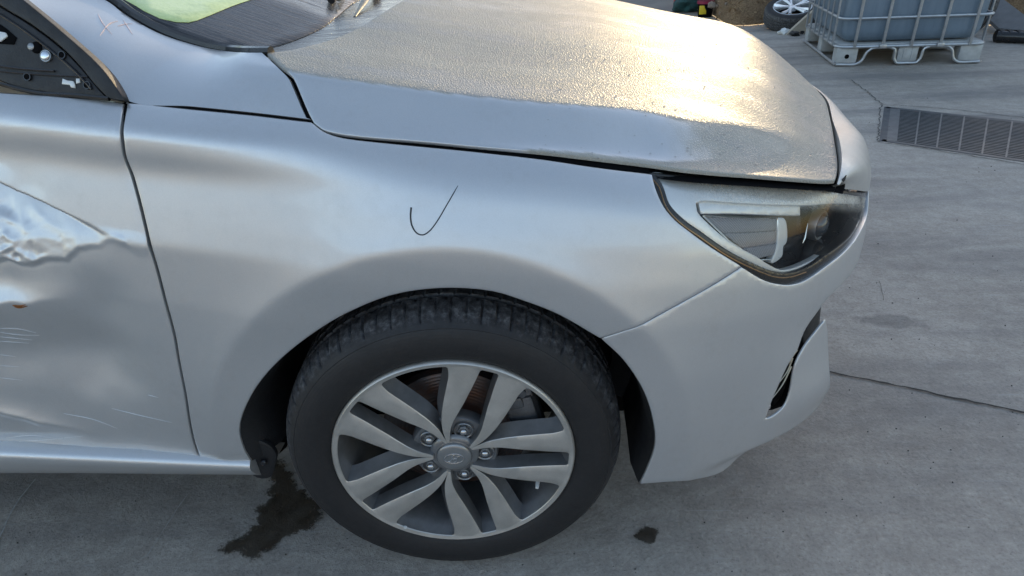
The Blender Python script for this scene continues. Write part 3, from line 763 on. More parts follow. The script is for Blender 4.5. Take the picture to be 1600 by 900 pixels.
cham = SPO([(1087, 316), (1094.7, 313), (1166.7, 317), (1246.7, 320), (1313, 317), (1347, 321), (1337, 357), (1300, 389), (1262.7, 410.7), (1236, 421), (1220, 422.7), (1201, 414.7), (1182.7, 402.7), (1140, 378.7), (1108, 352), (1089, 330.7)], -.012)
chamc = chain([[*cham, cham[0]]], .005)
panel('bezel', off_side(-.012), inner, M['lens_pale'], hl, pitch=.008, holes=[chamc], gap=-.001, depth=.012)
cc = cham.mean(0)
panel('lamp_chamber', off_side(-.060), inset(chamc, -.004)[0], M['smooth_black'], hl, pitch=.02, depth=.01, wn=False)
# chamber walls
cw = inset(chamc, 0.)[0]; n_ = len(cw); A_ = side(cw[:, 0], cw[:, 1], -.0235); B_ = side(cw[:, 0], cw[:, 1], -.062)
MB().add(list(A_)+list(B_), [(i, (i+1) % n_, n_+(i+1) % n_, n_+i) for i in range(n_)]).build('chamber_wall', M['smooth_black'], hl)
ref = SPO([(1100, 337), (1212, 341), (1211, 394.7), (1204, 402.7), (1182.7, 402.7), (1140, 373)], -.022)
# three honeycomb slats, split along two level joints
def lerp(a, b, t): return a+(b-a)*t
L0, R0 = ref[0], ref[1]
def left_at(f):   # along the slanted lower-left edge
    pts = [ref[0], ref[5], ref[4]]; c = np.cumsum([0]+[np.linalg.norm(pts[i+1]-pts[i]) for i in range(2)]); t = f*c[-1]
    i = min(np.searchsorted(c, t, side='right')-1, 1); return lerp(pts[i], pts[i+1], (t-c[i])/(c[i+1]-c[i]))
fr = [0, .34, .70, 1.]
for k in range(3):
    a = left_at(fr[k]+(.015 if k else 0)); b = lerp(ref[1], ref[2], fr[k]*1.0+(.02 if k else 0)); c_ = lerp(ref[1], ref[2], min(fr[k+1], 1)); d_ = left_at(fr[k+1])
    poly = chain([[a, b], [b, c_], [c_, d_], [d_, a]], .006)
    panel('reflector_slat', off_side(-.022+.0015*k), poly, M['hex'], hl, pitch=.012, gap=.0006, depth=.004, wn=False)
br = SPO([(1216, 341), (1227, 344), (1229, 378), (1224, 385), (1222, 400), (1206, 410), (1213, 390)], -.018)
panel('lamp_bracket', off_side(-.018), chain([[*br, br[0]]], .003), M['white'], hl, pitch=.006, gap=0, depth=.012)
sh = SPO([(1092, 315.5), (1150, 318), (1250, 323), (1250, 336), (1150, 333), (1096, 333)], -.02)
panel('reflector_shelf', off_side(-.020), chain([[sh[0], sh[1], sh[2]], [sh[2], sh[3]], [sh[3], sh[4], sh[5]], [sh[5], sh[0]]], .004), M['lens_pale'], hl, pitch=.008, gap=0, depth=.01)
fr_ = SPO([(1098, 337), (1214, 340.5), (1214.5, 392), (1206, 405), (1184, 406), (1138, 376), (1098, 337)], -.02)
q = chain([[a, b] for a, b in zip(fr_[:-1], fr_[1:])], .004)
MB().tube(side(q[:, 0], q[:, 1], -.0195), .0014, 6, closed=True).build('reflector_frame', M['chrome'], hl)
pq = SPO([(1281, 352)], -.045)[0]; pc = side(pq[0:1], pq[1:2], -.045)[0]
pn = np.array([np.interp(pq[0], PS, pnx), np.interp(pq[0], PS, pny), .05]); pn /= np.linalg.norm(pn)
RM = Vector((0, -1, 0)).rotation_difference(Vector(pn)).to_matrix().to_4x4()
prj = MB().lathe([(.001, -.014), (.010, -.0125), (.018, -.008), (.0225, 0), (.0225, .004)], 28).build('projector_lens', simple('projector_glass', (.05, .06, .07), .04, 0, .05, 20, 0, 1.), hl)
prj.matrix_local = Matrix.Translation(Vector(pc)) @ RM
rg = MB().lathe([(.0225, -.002), (.0262, -.003), (.028, 0), (.028, .012)], 32).build('projector_ring', M['grey_metal'], hl); rg.matrix_local = Matrix.Translation(Vector(pc)) @ RM
q = SPO([(1262, 349), (1257, 372), (1254, 380)], -.03); MB().tube(side(q[:, 0], q[:, 1], -.03), [.0006, .0022, .0008], 6).build('chrome_streak', M['chrome'], hl)  # thin chrome streak inside the lamp chamber

# ---- hood
hood_edge_px = [(415, 82), (440, 105), (457, 122), (466, 142), (476, 166), (485, 185)]
he = hood_px(hood_edge_px)
he2 = [tuple(p[:2]) for p in ne3]; fr2 = [tuple(p[:2]) for p in FE3]
rear = hood_px([(415, 82), (450, 78), (520, 60), (575, 33), (630, 0)])
rear = list(rear)+[tuple(rear[-1]+np.array([.035, .12])), (rear[-1][0]+.062, YC)]
halfh = chain([rear[::-1], list(he)+he2[0:1], he2, fr2], .008)
mh = np.array([(a, 2*YC-b) for a, b in halfh])[::-1]
hood_poly = np.concatenate([halfh, mh[1:-1]])
def dewhood(par, p3):
    # dew lies only on the upward-facing skin; the flank stayed dry
    x, y = par[:, 0], np.where(par[:, 1] > YC, 2*YC-par[:, 1], par[:, 1])
    e = 2e-3; H0 = hood(x, y)[:, 2]; gx = (hood(x+e, y)[:, 2]-H0)/e; gy = (hood(x, y+e)[:, 2]-H0)/e
    lam = (-.88*gy-.45*gx)+.19
    k_ = sstep(-.10, .01, lam+.03*vnoise(x*60, y*60, 8)); return np.maximum(k_, .9*sstep(.36, .47, x+.015*vnoise(x*70, y*70, 18)))
hoodo = panel('hood', hood, hood_poly, M['dew'], car, pitch=.0085, gap=.0026, depth=.006, attr=dewhood, refine=(.005, np.array([(-.3, .06), (.75, .06), (.75, .32), (-.3, .36)])))
hoodo['label'] = 'hood covered in beads of dew'

# ---- pillar panel, windscreen, cowl
NL = ony([(37, 0), (100, 52), (160, 107), (197, 158)], np.array([.19, .155, .115, .088]))
ts = side(top_line[:, 0], top_line[:, 1])
ts = side(top_line[:, 0], top_line[:, 1]+.0012)
NL = list(NL[:3])+[ts[0], ts[1], ts[2], ts[3]]
def screen_z(x, y):
    yf = np.where(y > YC, 2*YC-y, y); xb = np.interp(yf, [.15, .2, .25, .3, .5, .88], [-.36, -.345, -.33, -.31, -.25, -.20]); zb_ = np.interp(yf, [.15, .2, .25, .3, .5, .88], [.982, .987, .993, .999, 1.018, 1.032])
    d_ = xb-x; return zb_+np.where(d_ > 0, .40*d_-.04*d_*d_, .30*d_)
def screen(x, y, off=0.): x = np.asarray(x, float); y = np.asarray(y, float); return np.stack([x, y, screen_z(x, y)+off], -1)
def surf_px(px, zf):
    px = np.atleast_2d(np.array(px, float)); d = rays(px); t = np.linspace(.4, 5, 4000); out = []
    for i in range(len(px)):
        P_ = CAM+t[:, None]*d[i]; g_ = P_[:, 2]-zf(P_[:, 0], P_[:, 1]); k = np.where((g_[:-1] > 0) & (g_[1:] <= 0))[0]; k = k[0] if len(k) else np.argmin(np.abs(g_)); out.append(P_[k, :2])
    return np.array(out)
he3 = hood(he[:, 0], he[:, 1])
u2 = surf_px([(165, 0), (192, 20), (250, 52), (312, 72), (345, 78)], screen_z); UL = np.concatenate([screen(u2[:, 0], u2[:, 1]), ony([(380, 82), (413, 82)], [.205, .19])])
up = np.array([-1.12, .285, 1.345]); uq = np.array([-1.08, .37, 1.355])
NLc = catmull([up]+list(NL), .012); ULc = catmull([uq]+list(UL), .012)
def resamp(P_, n_):
    c = np.concatenate([[0], np.cumsum(np.linalg.norm(np.diff(P_, axis=0), axis=1))]); t = np.linspace(0, c[-1], n_); return np.stack([np.interp(t, c, P_[:, i]) for i in range(3)], 1)
# sample both edges piecewise so the control pairs stay matched
def paired(A_, B_, k=16):
    oa, ob = [], []
    A_ = np.array(A_); B_ = np.array(B_); 
    ca = [catmull(A_, 1e-4*0+.001)]; 
    def split(P_):
        out = []
        for i in range(len(P_)-1):
            p0 = P_[i-1] if i > 0 else 2*P_[0]-P_[1]; p1, p2 = P_[i], P_[i+1]; p3 = P_[i+2] if i < len(P_)-2 else 2*P_[-1]-P_[-2]
            c = catmull(np.array([p0, p1, p2, p3]), 1e9 if False else np.linalg.norm(p2-p1)/200.)
            j0 = np.argmin(np.linalg.norm(c-p1, axis=1)); j1 = np.argmin(np.linalg.norm(c-p2, axis=1)); out.append(resamp(c[j0:j1+1], k)[:-1])
        out.append(np.array([P_[-1]])); return np.concatenate(out)
    return split(A_), split(B_)
PA, PB = paired([up]+list(NL), [uq]+list(UL))
nb_ = 22; V = []; nA = len(PA)
bul = Vector((-.1, -.75, .65)).normalized(); bul = np.array(bul)
endk = np.clip(1-np.arange(nA)[::-1]/14., 0, 1)     # right end follows the gap
for i in range(nA):
    D_ = PB[i]-PA[i]; P1 = PA[i]+D_*np.array([.45, .40, .93])
    for j in range(nb_+1):
        t = j/nb_; V.append(PA[i]*(1-t)**2+2*P1*t*(1-t)+PB[i]*t*t)
F = [(i*(nb_+1)+j, (i+1)*(nb_+1)+j, (i+1)*(nb_+1)+j+1, i*(nb_+1)+j+1) for i in range(nA-1) for j in range(nb_)]
Tt = resamp(np.array([PA[-1]]+[p-np.array([.006, .0, .0]) for p in he3[::-1]]), nb_+1)
Va = np.array(V).reshape(nA, nb_+1, 3); Dl = Tt-Va[-1]
for i in range(nA): Va[i] += Dl*max(0, 1-(nA-1-i)/26.)**2
V = [v for v in Va.reshape(-1, 3)]
# folded edges
bV = len(V); lp = [i*(nb_+1) for i in range(nA)]+[(nA-1)*(nb_+1)+j for j in range(1, nb_+1)]+[i*(nb_+1)+nb_ for i in range(nA-2, -1, -1)]
for k in lp: V.append(np.array(V[k])-bul*.012)
F += [(lp[k], bV+k, bV+k+1, lp[k+1]) for k in range(len(lp)-1)]
pil = MB().add(V, F).build('pillar_panel', M['paint'], car)
# windscreen surface: grid between the pillar edge and the centreline, mirrored
base_px = [(340, 79), (380, 82), (430, 80), (470, 70), (520, 58), (575, 31), (630, -2)]
sl_ = surf_px([(190, 0), (225, 24), (262, 44), (300, 60), (345, 72), (400, 80)], lambda x, y: screen_z(x, y))
left = [(-1.09, .375), (-.90, .345), (-.72, .32)]+[tuple(p) for p in sl_]
cow = [tuple(p) for p in surf_px([(400, 80), (450, 66), (510, 38), (560, 0)], lambda x, y: screen_z(x, y))]
cow += [(cow[-1][0]+.03, cow[-1][1]+.12), (cow[-1][0]+.055, YC)]
xr = left[0][0]
hs_ = chain([left, cow], .015)
sp_ = np.concatenate([hs_, np.array([(a, 2*YC-b) for a, b in hs_])[::-1][1:]])
wind = panel('windscreen', screen, sp_, M['frit'], car, pitch=.02, gap=0, depth=.001, round_=.0003, wn=False)
fr_px = surf_px([(195, 0), (225, 17), (250, 29), (275, 35), (295, 35), (320, 27), (362, 10), (400, -3)], lambda x, y: screen_z(x, y))
fl = [tuple(fr_px[0]+(left[0]-np.array(left[3]))*.9)]+[tuple(p) for p in fr_px]+[(fr_px[-1][0]+.06, fr_px[-1][1]+.2), (fr_px[-1][0]+.09, YC)]
fh = chain([fl], .015); fp = np.concatenate([fh, np.array([(a, 2*YC-b) for a, b in fh])[::-1][1:]])
panel('painted_bright_glass', lambda x, y: screen(x, y, .0015), fp, M['screen'], wind, pitch=.03, gap=0, depth=.001, round_=.0005, wn=False)
# cowl between screen and hood
cA = np.array([screen(a, b, -.0012) for a, b in catmull(cow, .02)]); hr = np.array(catmull(rear, .01)); hr3 = hood(hr[:, 0]+.012, hr[:, 1])-np.array([0, 0, .014])
cB = resamp(hr3, 40); cA = resamp(cA, 40); Vc = list(cA)+list(cB); Fc = [(i, 40+i, 41+i, i+1) for i in range(39)]
Vm = [np.array([p[0], 2*YC-p[1], p[2]]) for p in Vc]
MB().add(Vc, Fc).add(Vm, Fc).build('cowl_panel', M['frit'], car)
q = UL[:]; tb = catmull([uq]+list(UL), .02); 
MB().tube([np.array(p)+np.array([.006, .012, -.001]) for p in tb], .0085, 8).build('screen_seal', M['seal'], car)
# wiper: two arm ends
def wpt(px, off): p = surf_px([px], lambda x, y: screen_z(x, y))[0]; return screen(p[0], p[1], off)
wp = empty('wiper', (0, 0, 0), None, parent=car)
a0 = wpt((556, 36), .012); a1 = wpt((572, 20), .022); a2 = wpt((586, 4), .03); a3 = wpt((610, -40), .035)
MB().tube([a0, a1, a2, a3], [.003, .008, .011, .008], 8, flat=.55).build('wiper_arm', simple('sunlit_beige_wiper_arm', (.24, .22, .18), .5, .2, .3, 60, .001), wp)  # beige of the sunlit arms is put into their base colour
b0 = wpt((531, 10), .015); b1 = wpt((540, 1), .025); b2 = wpt((548, -14), .03)
MB().tube([b0, b1, b2], [.006, .009, .008], 8).build('wiper_pivot', bpy.data.materials['sunlit_beige_wiper_arm'], wp)
MB().tube([wpt((519, 8), .01), wpt((526, -10), .014)], [.008, .008], 8).build('washer_nozzle', M['plastic'], wp)

# ---- black window frame and sail panel
WN = np.array([0, 1, -.45]); WN = WN/np.linalg.norm(WN); W0 = np.array([0, .083, .966])
def win(x, z, off=0.):
    x = np.asarray(x, float); z = np.asarray(z, float); return np.stack([x, W0[1]+.45*(z-W0[2]), z], -1)-WN*off
def WP(l):
    d = rays(l); t = ((W0-CAM)@WN)/(d@WN); p = CAM+t[:, None]*d; return p[:, [0, 2]]
o1 = WP([(197, 158), (160, 108), (100, 53), (37, 1)]); i1 = WP([(4, 8), (50, 36), (100, 74), (132, 107), (150, 130), (171, 152)])
exo = o1[-1]+(o1[-1]-o1[-2])*np.array([3.2, 3.0]); exi = i1[0]+(exo-o1[-1])
panel('window_frame', lambda a, b: win(a, b, .004), chain([[*o1, exo], [exo, exi], [exi, *i1], [i1[-1], o1[0]]], .01), M['plastic'], car, pitch=.012, gap=0, depth=.02)
s1 = WP([(2, 12), (48, 40), (98, 78), (129, 109), (148, 132), (165, 151)]); s2 = WP([(165, 151), (90, 146), (32, 137), (0, 126), (-60, 108)])
sp1 = s2[-1]; sp2 = s1[0]+(s1[0]-s1[1])*1.3
sail = panel('mirror_base_plate', lambda a, b: win(a, b, .002), chain([[sp2, *s1], list(s2), [sp1, sp2]], .008), M['plastic'], car, pitch=.01, gap=.001, depth=.01)
def wtube(name, l, r, mat, off=.004, parent=sail):
    q = catmull(WP(l), .004); return MB().tube(win(q[:, 0], q[:, 1], off), r, 6).build(name, mat, parent)
wtube('ridge', [(0, 22), (40, 48), (85, 82), (120, 112), (146, 140)], .0016, M['smooth_black'])
wtube('ridge', [(0, 104), (40, 109), (88, 112)], .0016, M['smooth_black'])
wtube('ridge', [(0, 112), (60, 117), (140, 121)], .0012, M['smooth_black'])
wtube('ridge', [(88, 84), (118, 112)], .0010, M['smooth_black'])
wtube('lower_seal', [(-50, 117), (0, 131), (60, 146), (120, 150), (172, 155)], .0035, M['seal'], .002)
def wdisc(name, px, r, mat, off, ring=None):
    q = WP([px])[0]; c = win(q[0], q[1], off); R_ = Vector((0, -1, 0)).rotation_difference(Vector(-WN)).to_matrix().to_4x4()
    o = MB().lathe([(.0001, -.002), (r*.6, -.0018), (r*.9, -.001), (r, 0), (r, .004)] if ring is None else [(r*ring, .003), (r*ring, -.001), (r, -.001), (r, .004)], 20).build(name, mat, sail)
    o.matrix_local = Matrix.Translation(Vector(c)) @ R_; return o
wdisc('mounting_hole', (59, 75), .0085, M['gap'], .003); wdisc('hole_collar', (52, 74), .0070, M['grey_metal'], .004).scale = (.8, 1, .8)
wdisc('mounting_bolt', (75, 88.5), .0068, M['bolt'], .006); wdisc('bolt_collar', (75, 88.5), .0085, M['grey_metal'], .004, .75)
for p in [(100, 87), (46, 121), (139, 134)]: wdisc('screw_hole', p, .0042, M['gap'], .003); wdisc('screw_collar', p, .0058, M['smooth_black'], .004, .75)
def wpatch(name, l, mat, off=.0035, parent=sail):
    q = WP(l); P_ = chain([[a, b] for a, b in zip(q, np.roll(q, -1, 0))], .01); return panel(name, lambda a, b: win(a, b, off), P_, mat, parent, pitch=.01, gap=0, depth=.002, round_=.0004, wn=False)
wpatch('cable_opening', [(2, 39), (12, 46), (28, 60), (24, 70), (-8, 68), (-12, 50)], M['gap'])
wpatch('white_connector', [(-4, 50), (13, 53), (16, 58), (6, 66), (-6, 66)], M['white'], .006)
wpatch('sticker_scrap', [(101, 124), (108, 127), (117, 128), (119, 133), (119.5, 138), (114, 137), (112, 133), (100, 132)], M['white'], .004)
wpatch('sticker_scrap', [(122, 124), (127, 124), (127, 130), (122, 131)], M['white'], .004)
sg = [s1[0]+(s1[0]-s1[1])*1.3, sp1]; top_ = exi
panel('side_window', lambda a, b: win(a, b, -.002), chain([[sg[0], exi], [exi, (-1.40, 1.40)], [(-1.40, 1.40), (-1.40, 1.05)], [(-1.40, 1.05), sp1], [sp1, sg[0]]], .03), M['side_glass'], car, pitch=.05, gap=0, depth=.004, wn=False)

# ---- sill
xs = np.linspace(-3.0, -.378, 60)
ztop = np.interp(xs, [-1.4, -.852, -.376], [.380, .357, .3215])
prof = [(.034, .012), (.006, .006), (-.010, .003), (-.016, -.003), (-.0175, -.010), (-.014, -.020), (-.006, -.036), (.006, -.052), (.022, -.066), (.05, -.076), (.12, -.08)]
V = []; 
for x_, zt_ in zip(xs, ztop):
    sc_ = (zt_-.245)/.082
    for py, pz in prof: V.append((x_, py, zt_+pz*(sc_ if pz < -.01 else 1)))
L = len(prof); F = [(i*L+j, i*L+j+1, (i+1)*L+j+1, (i+1)*L+j) for i in range(len(xs)-1) for j in range(L-1)]
F.append(tuple((len(xs)-1)*L+j for j in range(L)))
MB().add(V, F).build('sill', M['paint'], car)

# ---- dark strips painting the shade behind the gaps, wheel arch liner, inner body
V, F = [], []
mbg = MB()
for pts, wd_, of in ((gapc, .03, -.011), (top_line, .03, -.009), (catmull(fen_top, .02), .018, -.016), (jointc, .02, -.010)):
    v, f = ribbon(side, catmull(pts, .012), wd_, of); mbg.add(v, f)
hq = np.array([tuple(p) for p in catmull(np.array(list(he)+he2), .012)]); v, f = ribbon(hood, hq, .022, -.013); mbg.add(v, f)
hq = np.array([tuple(p[:2]) for p in catmull(FE3, .012)]); v, f = ribbon(hood, hq, .03, -.022); mbg.add(v, f)
q0 = ne3[8:]+np.array([-.012, .045, -.010]); q1 = q0+np.array([-.008, .0, -.08]); mbg.add(list(q0)+list(q1), [(i, i+1, len(q0)+i+1, len(q0)+i) for i in range(len(q0)-1)])
mbg.build('gap_shade_strips', M['gap'], car)  # near-black strips stand in for the shade inside the panel gaps
al = np.concatenate([catmull(archr[::-1], .012), catmull(archl, .012)[1:]]); al = inset(np.concatenate([al, [[-.0, .30]]]), -.000)[0][:-1] if False else al
A0 = side(al[:, 0], al[:, 1], -.004)
cen = np.array([0, 0, .315])
lv = []
lin_prof = [(-.0, .000), (.010, -.012), (.05, -.020), (.12, -.015), (.24, -.01), (.26, -.10)]
for q_, (dy, dr) in enumerate(lin_prof):
    for p in A0:
        v_ = (p-cen)*np.array([1, 0, 1]); r_ = np.linalg.norm(v_); rear_low = sstep(.0, -.38, p[0])*sstep(.56, .34, p[2])
        k = 1+dr/r_*(-1 if q_ < 5 else 1)*(-1 if q_ in (0,) else 1)
        k = 1-(abs(dr) if q_ >= 1 else 0)/r_*(-1.0 if False else (0.25 if q_ < 2 else .5))
        sx_ = -rear_low*min(q_, 3)*.0; pp = cen+v_*k; 
        lv.append((pp[0]+rear_low*[0, .010, .028, .045, .06, .06][q_], p[1]+dy, pp[2]-rear_low*0))
n_ = len(A0)
lf = [(j*n_+i, j*n_+i+1, (j+1)*n_+i+1, (j+1)*n_+i) for j in range(len(lin_prof)-1) for i in range(n_-1)]
liner = MB().add(lv, lf).build('wheel_arch_liner', M['plastic'], car)
MB().add([(-.5, .30, .16), (.50, .30, .16), (.50, .30, .70), (-.5, .30, .70)], [(0, 1, 2, 3)]).build('inner_wing', M['gap'], car)
# mud tab at the rear foot of the liner, with its two clips
tabp = ony([(381, 690), (388, 712), (400, 735), (412, 741), (424, 740), (430, 724), (432, 708), (422, 694), (402, 684)], .018)
tq = np.array([(p[0], p[2]) for p in tabp])
def tabs(x, z): x = np.asarray(x, float); return np.stack([x, .004+.15*np.clip(x+.40, 0, 1), np.asarray(z, float)], -1)
panel('mud_flap', tabs, chain([[*tq, tq[0]]], .006), M['plastic'], car, pitch=.008, gap=0, depth=.01, round_=.002)
for p in [(412, 722), (389, 681)]:
    p3 = ony([p], .006)[0]; o = MB().lathe([(.0001, -.003), (.005, -.0025), (.007, 0), (.007, .003)], 16).build('liner_clip', M['smooth_black'], car, loc=(p3[0], p3[1]-.002, p3[2]))
MB().box((.10, .88, .44), (1.1, 1.10, .56), bev=.05).box((.60, .88, .42), (.22, 1.3, .46), bev=.05).build('engine_bay_light_block', M['gap'], car)  # plain dark boxes added under the hood to block light
MB().box((-1.85, .88, .37), (2.9, 1.5, .42), bev=.05).build('underbody_light_block', M['gap'], car)  # box sized to stop sun shafts passing beneath the car
# ---- cabin and rear body beyond the frame, simple but real
rp = chain([[(-1.44, 1.05), (-2.2, 1.04), (-3.2, 1.02)], [(-3.2, 1.02), (-3.30, .8), (-3.30, .40)], [(-3.30, .40), (-2.98, .36)], [(-2.98, .36), (-2.95, .55), (-2.80, .68), (-2.65, .71), (-2.50, .68), (-2.35, .55), (-2.31, .37)], [(-2.31, .37), (-1.41, .37)], [(-1.41, .37), (-1.44, .60), (-1.44, 1.05)]], .03)
panel('rear_side_panel', lambda s, z: side(s, z, 0.)+np.stack([0*z, .0*z, 0*z], -1), rp, M['paint'], car, pitch=.04)
xs_ = [-3.45, -3.2, -2.9, -2.3, -1.6, -1.15]; V = []
zr = [1.02, 1.22, 1.36, 1.42, 1.41, 1.345]
for x_, z_ in zip(xs_, zr):
    for t in np.linspace(0, 1, 13):
        y_ = .26+t*1.24; V.append((x_, y_, z_+.03*math.sin(math.pi*t)-.02))
F = [(i*13+j, (i+1)*13+j, (i+1)*13+j+1, i*13+j+1) for i in range(5) for j in range(12)]
MB().add(V, F).build('roof', M['paint'], car)
panel('rear_side_window', lambda a, b: win(a, b, -.002), chain([[(-1.44, 1.05), (-1.44, 1.40)], [(-1.44, 1.40), (-2.6, 1.38), (-3.1, 1.10)], [(-3.1, 1.10), (-1.44, 1.05)]], .05), M['frit'], car, pitch=.06, gap=0, depth=.004, wn=False)

# ---- pen mark and chalk marks and scratches
ink = catmull(SP([(715.5, 290), (708, 303), (697, 322), (684, 344), (672, 360), (661, 367), (651, 364), (643.5, 352), (641.5, 338), (642.5, 324)]), .003)
MB().tube(side(ink[:, 0], ink[:, 1], .0001), np.interp(np.linspace(0, 1, len(ink)), [0, .1, .6, 1], [.0004, .0009, .0011, .0016]), 5).build('pen_mark', M['ink'], fender)
from mathutils.bvhtree import BVHTree
def tree_of(o): return BVHTree.FromPolygons([tuple(v.co) for v in o.data.vertices], [tuple(p.vertices) for p in o.data.polygons])
def cast(tree, l):
    d = rays(l); out = []
    for q in d:
        h = tree.ray_cast(Vector(CAM), Vector(q).normalized()); out.append(None if h[0] is None else np.array(h[0]+h[1]*(.0004 if h[1].y < 0 or h[1].z > 0 else -.0004)))
    return [p for p in out if p is not None]
def marks(name, tree, strokes, r, mat, parent):
    mb = MB()
    for s_ in strokes:
        q = cast(tree, catmull(s_, 3.))
        if len(q) > 1: mb.tube(q, np.interp(np.linspace(0, 1, len(q)), [0, .3, 1], [r*.4, r, r*.3]), 5)
    if mb.v: return mb.build(name, mat, parent)
pt = tree_of(pil)
for s_ in ([(153, 22), (160, 36), (175, 54)], [(184, 33), (170, 38), (156, 56)], [(192, 31), (199, 42), (207, 54)], [(184, 41), (196, 38), (207, 37)]):
    marks('chalk_mark', pt, [s_], .0007, M['chalk'], pil)
dt = tree_of(door)
for l in ([[(175, 638), (215, 648), (268, 660)], [(100, 646), (145, 655), (183, 669)], [(232, 617), (247, 621)], [(0, 571), (30, 573)], [(0, 590), (35, 594)],
    [(0, 513), (30, 514), (56, 520)], [(0, 519), (30, 523), (62, 524)], [(0, 526), (50, 531)], [(0, 533), (45, 536)], [(0, 554), (24, 557)], [(10, 684), (50, 680), (95, 686)], [(20, 690), (70, 687), (130, 681)], [(5, 692), (60, 693)]]): marks('door_scratch', dt, [l], .0006, M['scratch'], door)
for l in ([(20, 477), (30, 478), (40, 476)], [(0, 691), (4, 692)]): marks('rust_fleck', dt, [l, [(a+3, b+2) for a, b in l]], .002, M['rust'], door)
nst = tree_of(nose)
for (a, b) in [(1318, 281)]:
    h = cast(nst, [(a, b)])
    if h: MB().tube([h[0]+np.array([-.003, .002, -.007]), h[0]+np.array([-.001, -.001, .0]), h[0]+np.array([.003, .001, .008])], [.001, .0045, .001], 8, flat=.6).build('rubber_stop', M['plastic'], nose)
# larger single drops on the hood
ht = tree_of(hoodo); dr = MB()
for (a, b) in [(943, 150), (870, 141), (925, 239), (1016, 240), (1153, 230), (1180, 258), (1202, 262), (1208, 263), (1225, 258), (1230, 265), (1297, 184), (1298, 205), (1300, 228), (1303, 245), (1020, 160), (970, 95), (915, 70)]+[(rng.uniform(850, 1290), rng.uniform(60, 262)) for _ in range(70)]:
    h = cast(ht, [(a, b)])
    if h:
        r_ = rng.uniform(.0009, .0019); bm = bmesh.new(); bmesh.ops.create_uvsphere(bm, u_segments=10, v_segments=6, radius=r_); bmesh.ops.scale(bm, vec=(1, 1.3, .55), verts=bm.verts); bmesh.ops.translate(bm, vec=Vector(h[0]), verts=bm.verts); bm.verts.index_update()
        dr.add([v.co for v in bm.verts], [[v.index for v in f.verts] for f in bm.faces]); bm.free()
mg = bpy.data.materials.new('water_drop'); mg.use_nodes = True; bb_ = mg.node_tree.nodes['Principled BSDF']; bb_.inputs['Base Color'].default_value = (.8, .8, .8, 1); bb_.inputs['Transmission Weight'].default_value = .9; bb_.inputs['Roughness'].default_value = .02; bb_.inputs['IOR'].default_value = 1.33
tag(dr.build('water_drops', mg, hoodo), None, None, None, 'stuff')

# ---- far side of the car, mirrored
for o in [fender, hl, pil]+[c for c in car.children if c.name in ('front_door', 'sill', 'window_frame', 'side_window', 'rear_side_panel', 'rear_side_window', 'wheel_arch_liner')]:
    c = o.copy(); C.objects.link(c); c.scale = (1, -1, 1); c.location = (0, 2*YC, 0)
    if 'label' in c: del c['label']
    if o is hl:
        for ch in hl.children: d = ch.copy(); C.objects.link(d); d.parent = c

# ================================================================== WHEEL
def lens_(): pass
def tyre_mesh(parent, name='tyre', R=.316, wdt=.205, y0=-.004, blocks=76, mat=None):
    prof = [(.2215, .012), (.226, .006), (.235, .001), (.250, -.003), (.268, -.004), (.284, .001), (.288, .0035), (.2895, .0032), (.296, .009), (.302, .016), (.3065, .024), (.3105, .033), (.3132, .043), (.3145, .052)]
    pr = [(r*R/.316, w_+y0+.004) for r, w_ in prof]
    grooves = [.066, .102, .138]
    tread = []
    for k in range(3):
        g = grooves[k]; tread += [(.3153, g-.006), (.308, g-.0045), (.308, g+.0045), (.3156, g+.006)]
    pr2 = pr+[(r*R/.316, w_) for r, w_ in tread]+[(r, .204-w_) for r, w_ in pr[::-1]]
    L = len(pr2); n = blocks*8; V = []; F = []
    for i in range(n):
        a = 2*math.pi*i/n; ph = i % 8
        for k, (r, w_) in enumerate(pr2):
            rr = r
            if 9 <= k <= 13 or L-14 <= k <= L-10:
                gdepth = .0048 if ph in (0,) else 0
                if (i//8) % 2 == 1: gdepth *= (1 if k > 10 else .45)
                rr = r-gdepth
            elif 14 <= k < L-14:
                sk = (i+int(k*1.5)) % 8; rr = r-(.004 if sk == 0 and r > .312 else 0)
            V.append((rr*math.cos(a), w_, rr*math.sin(a)))
    F = [(i*L+k, i*L+k+1, ((i+1) % n)*L+k+1, ((i+1) % n)*L+k) for i in range(n) for k in range(L-1)]
    return MB().add(V, F).build(name, mat or M['tyre'], parent)
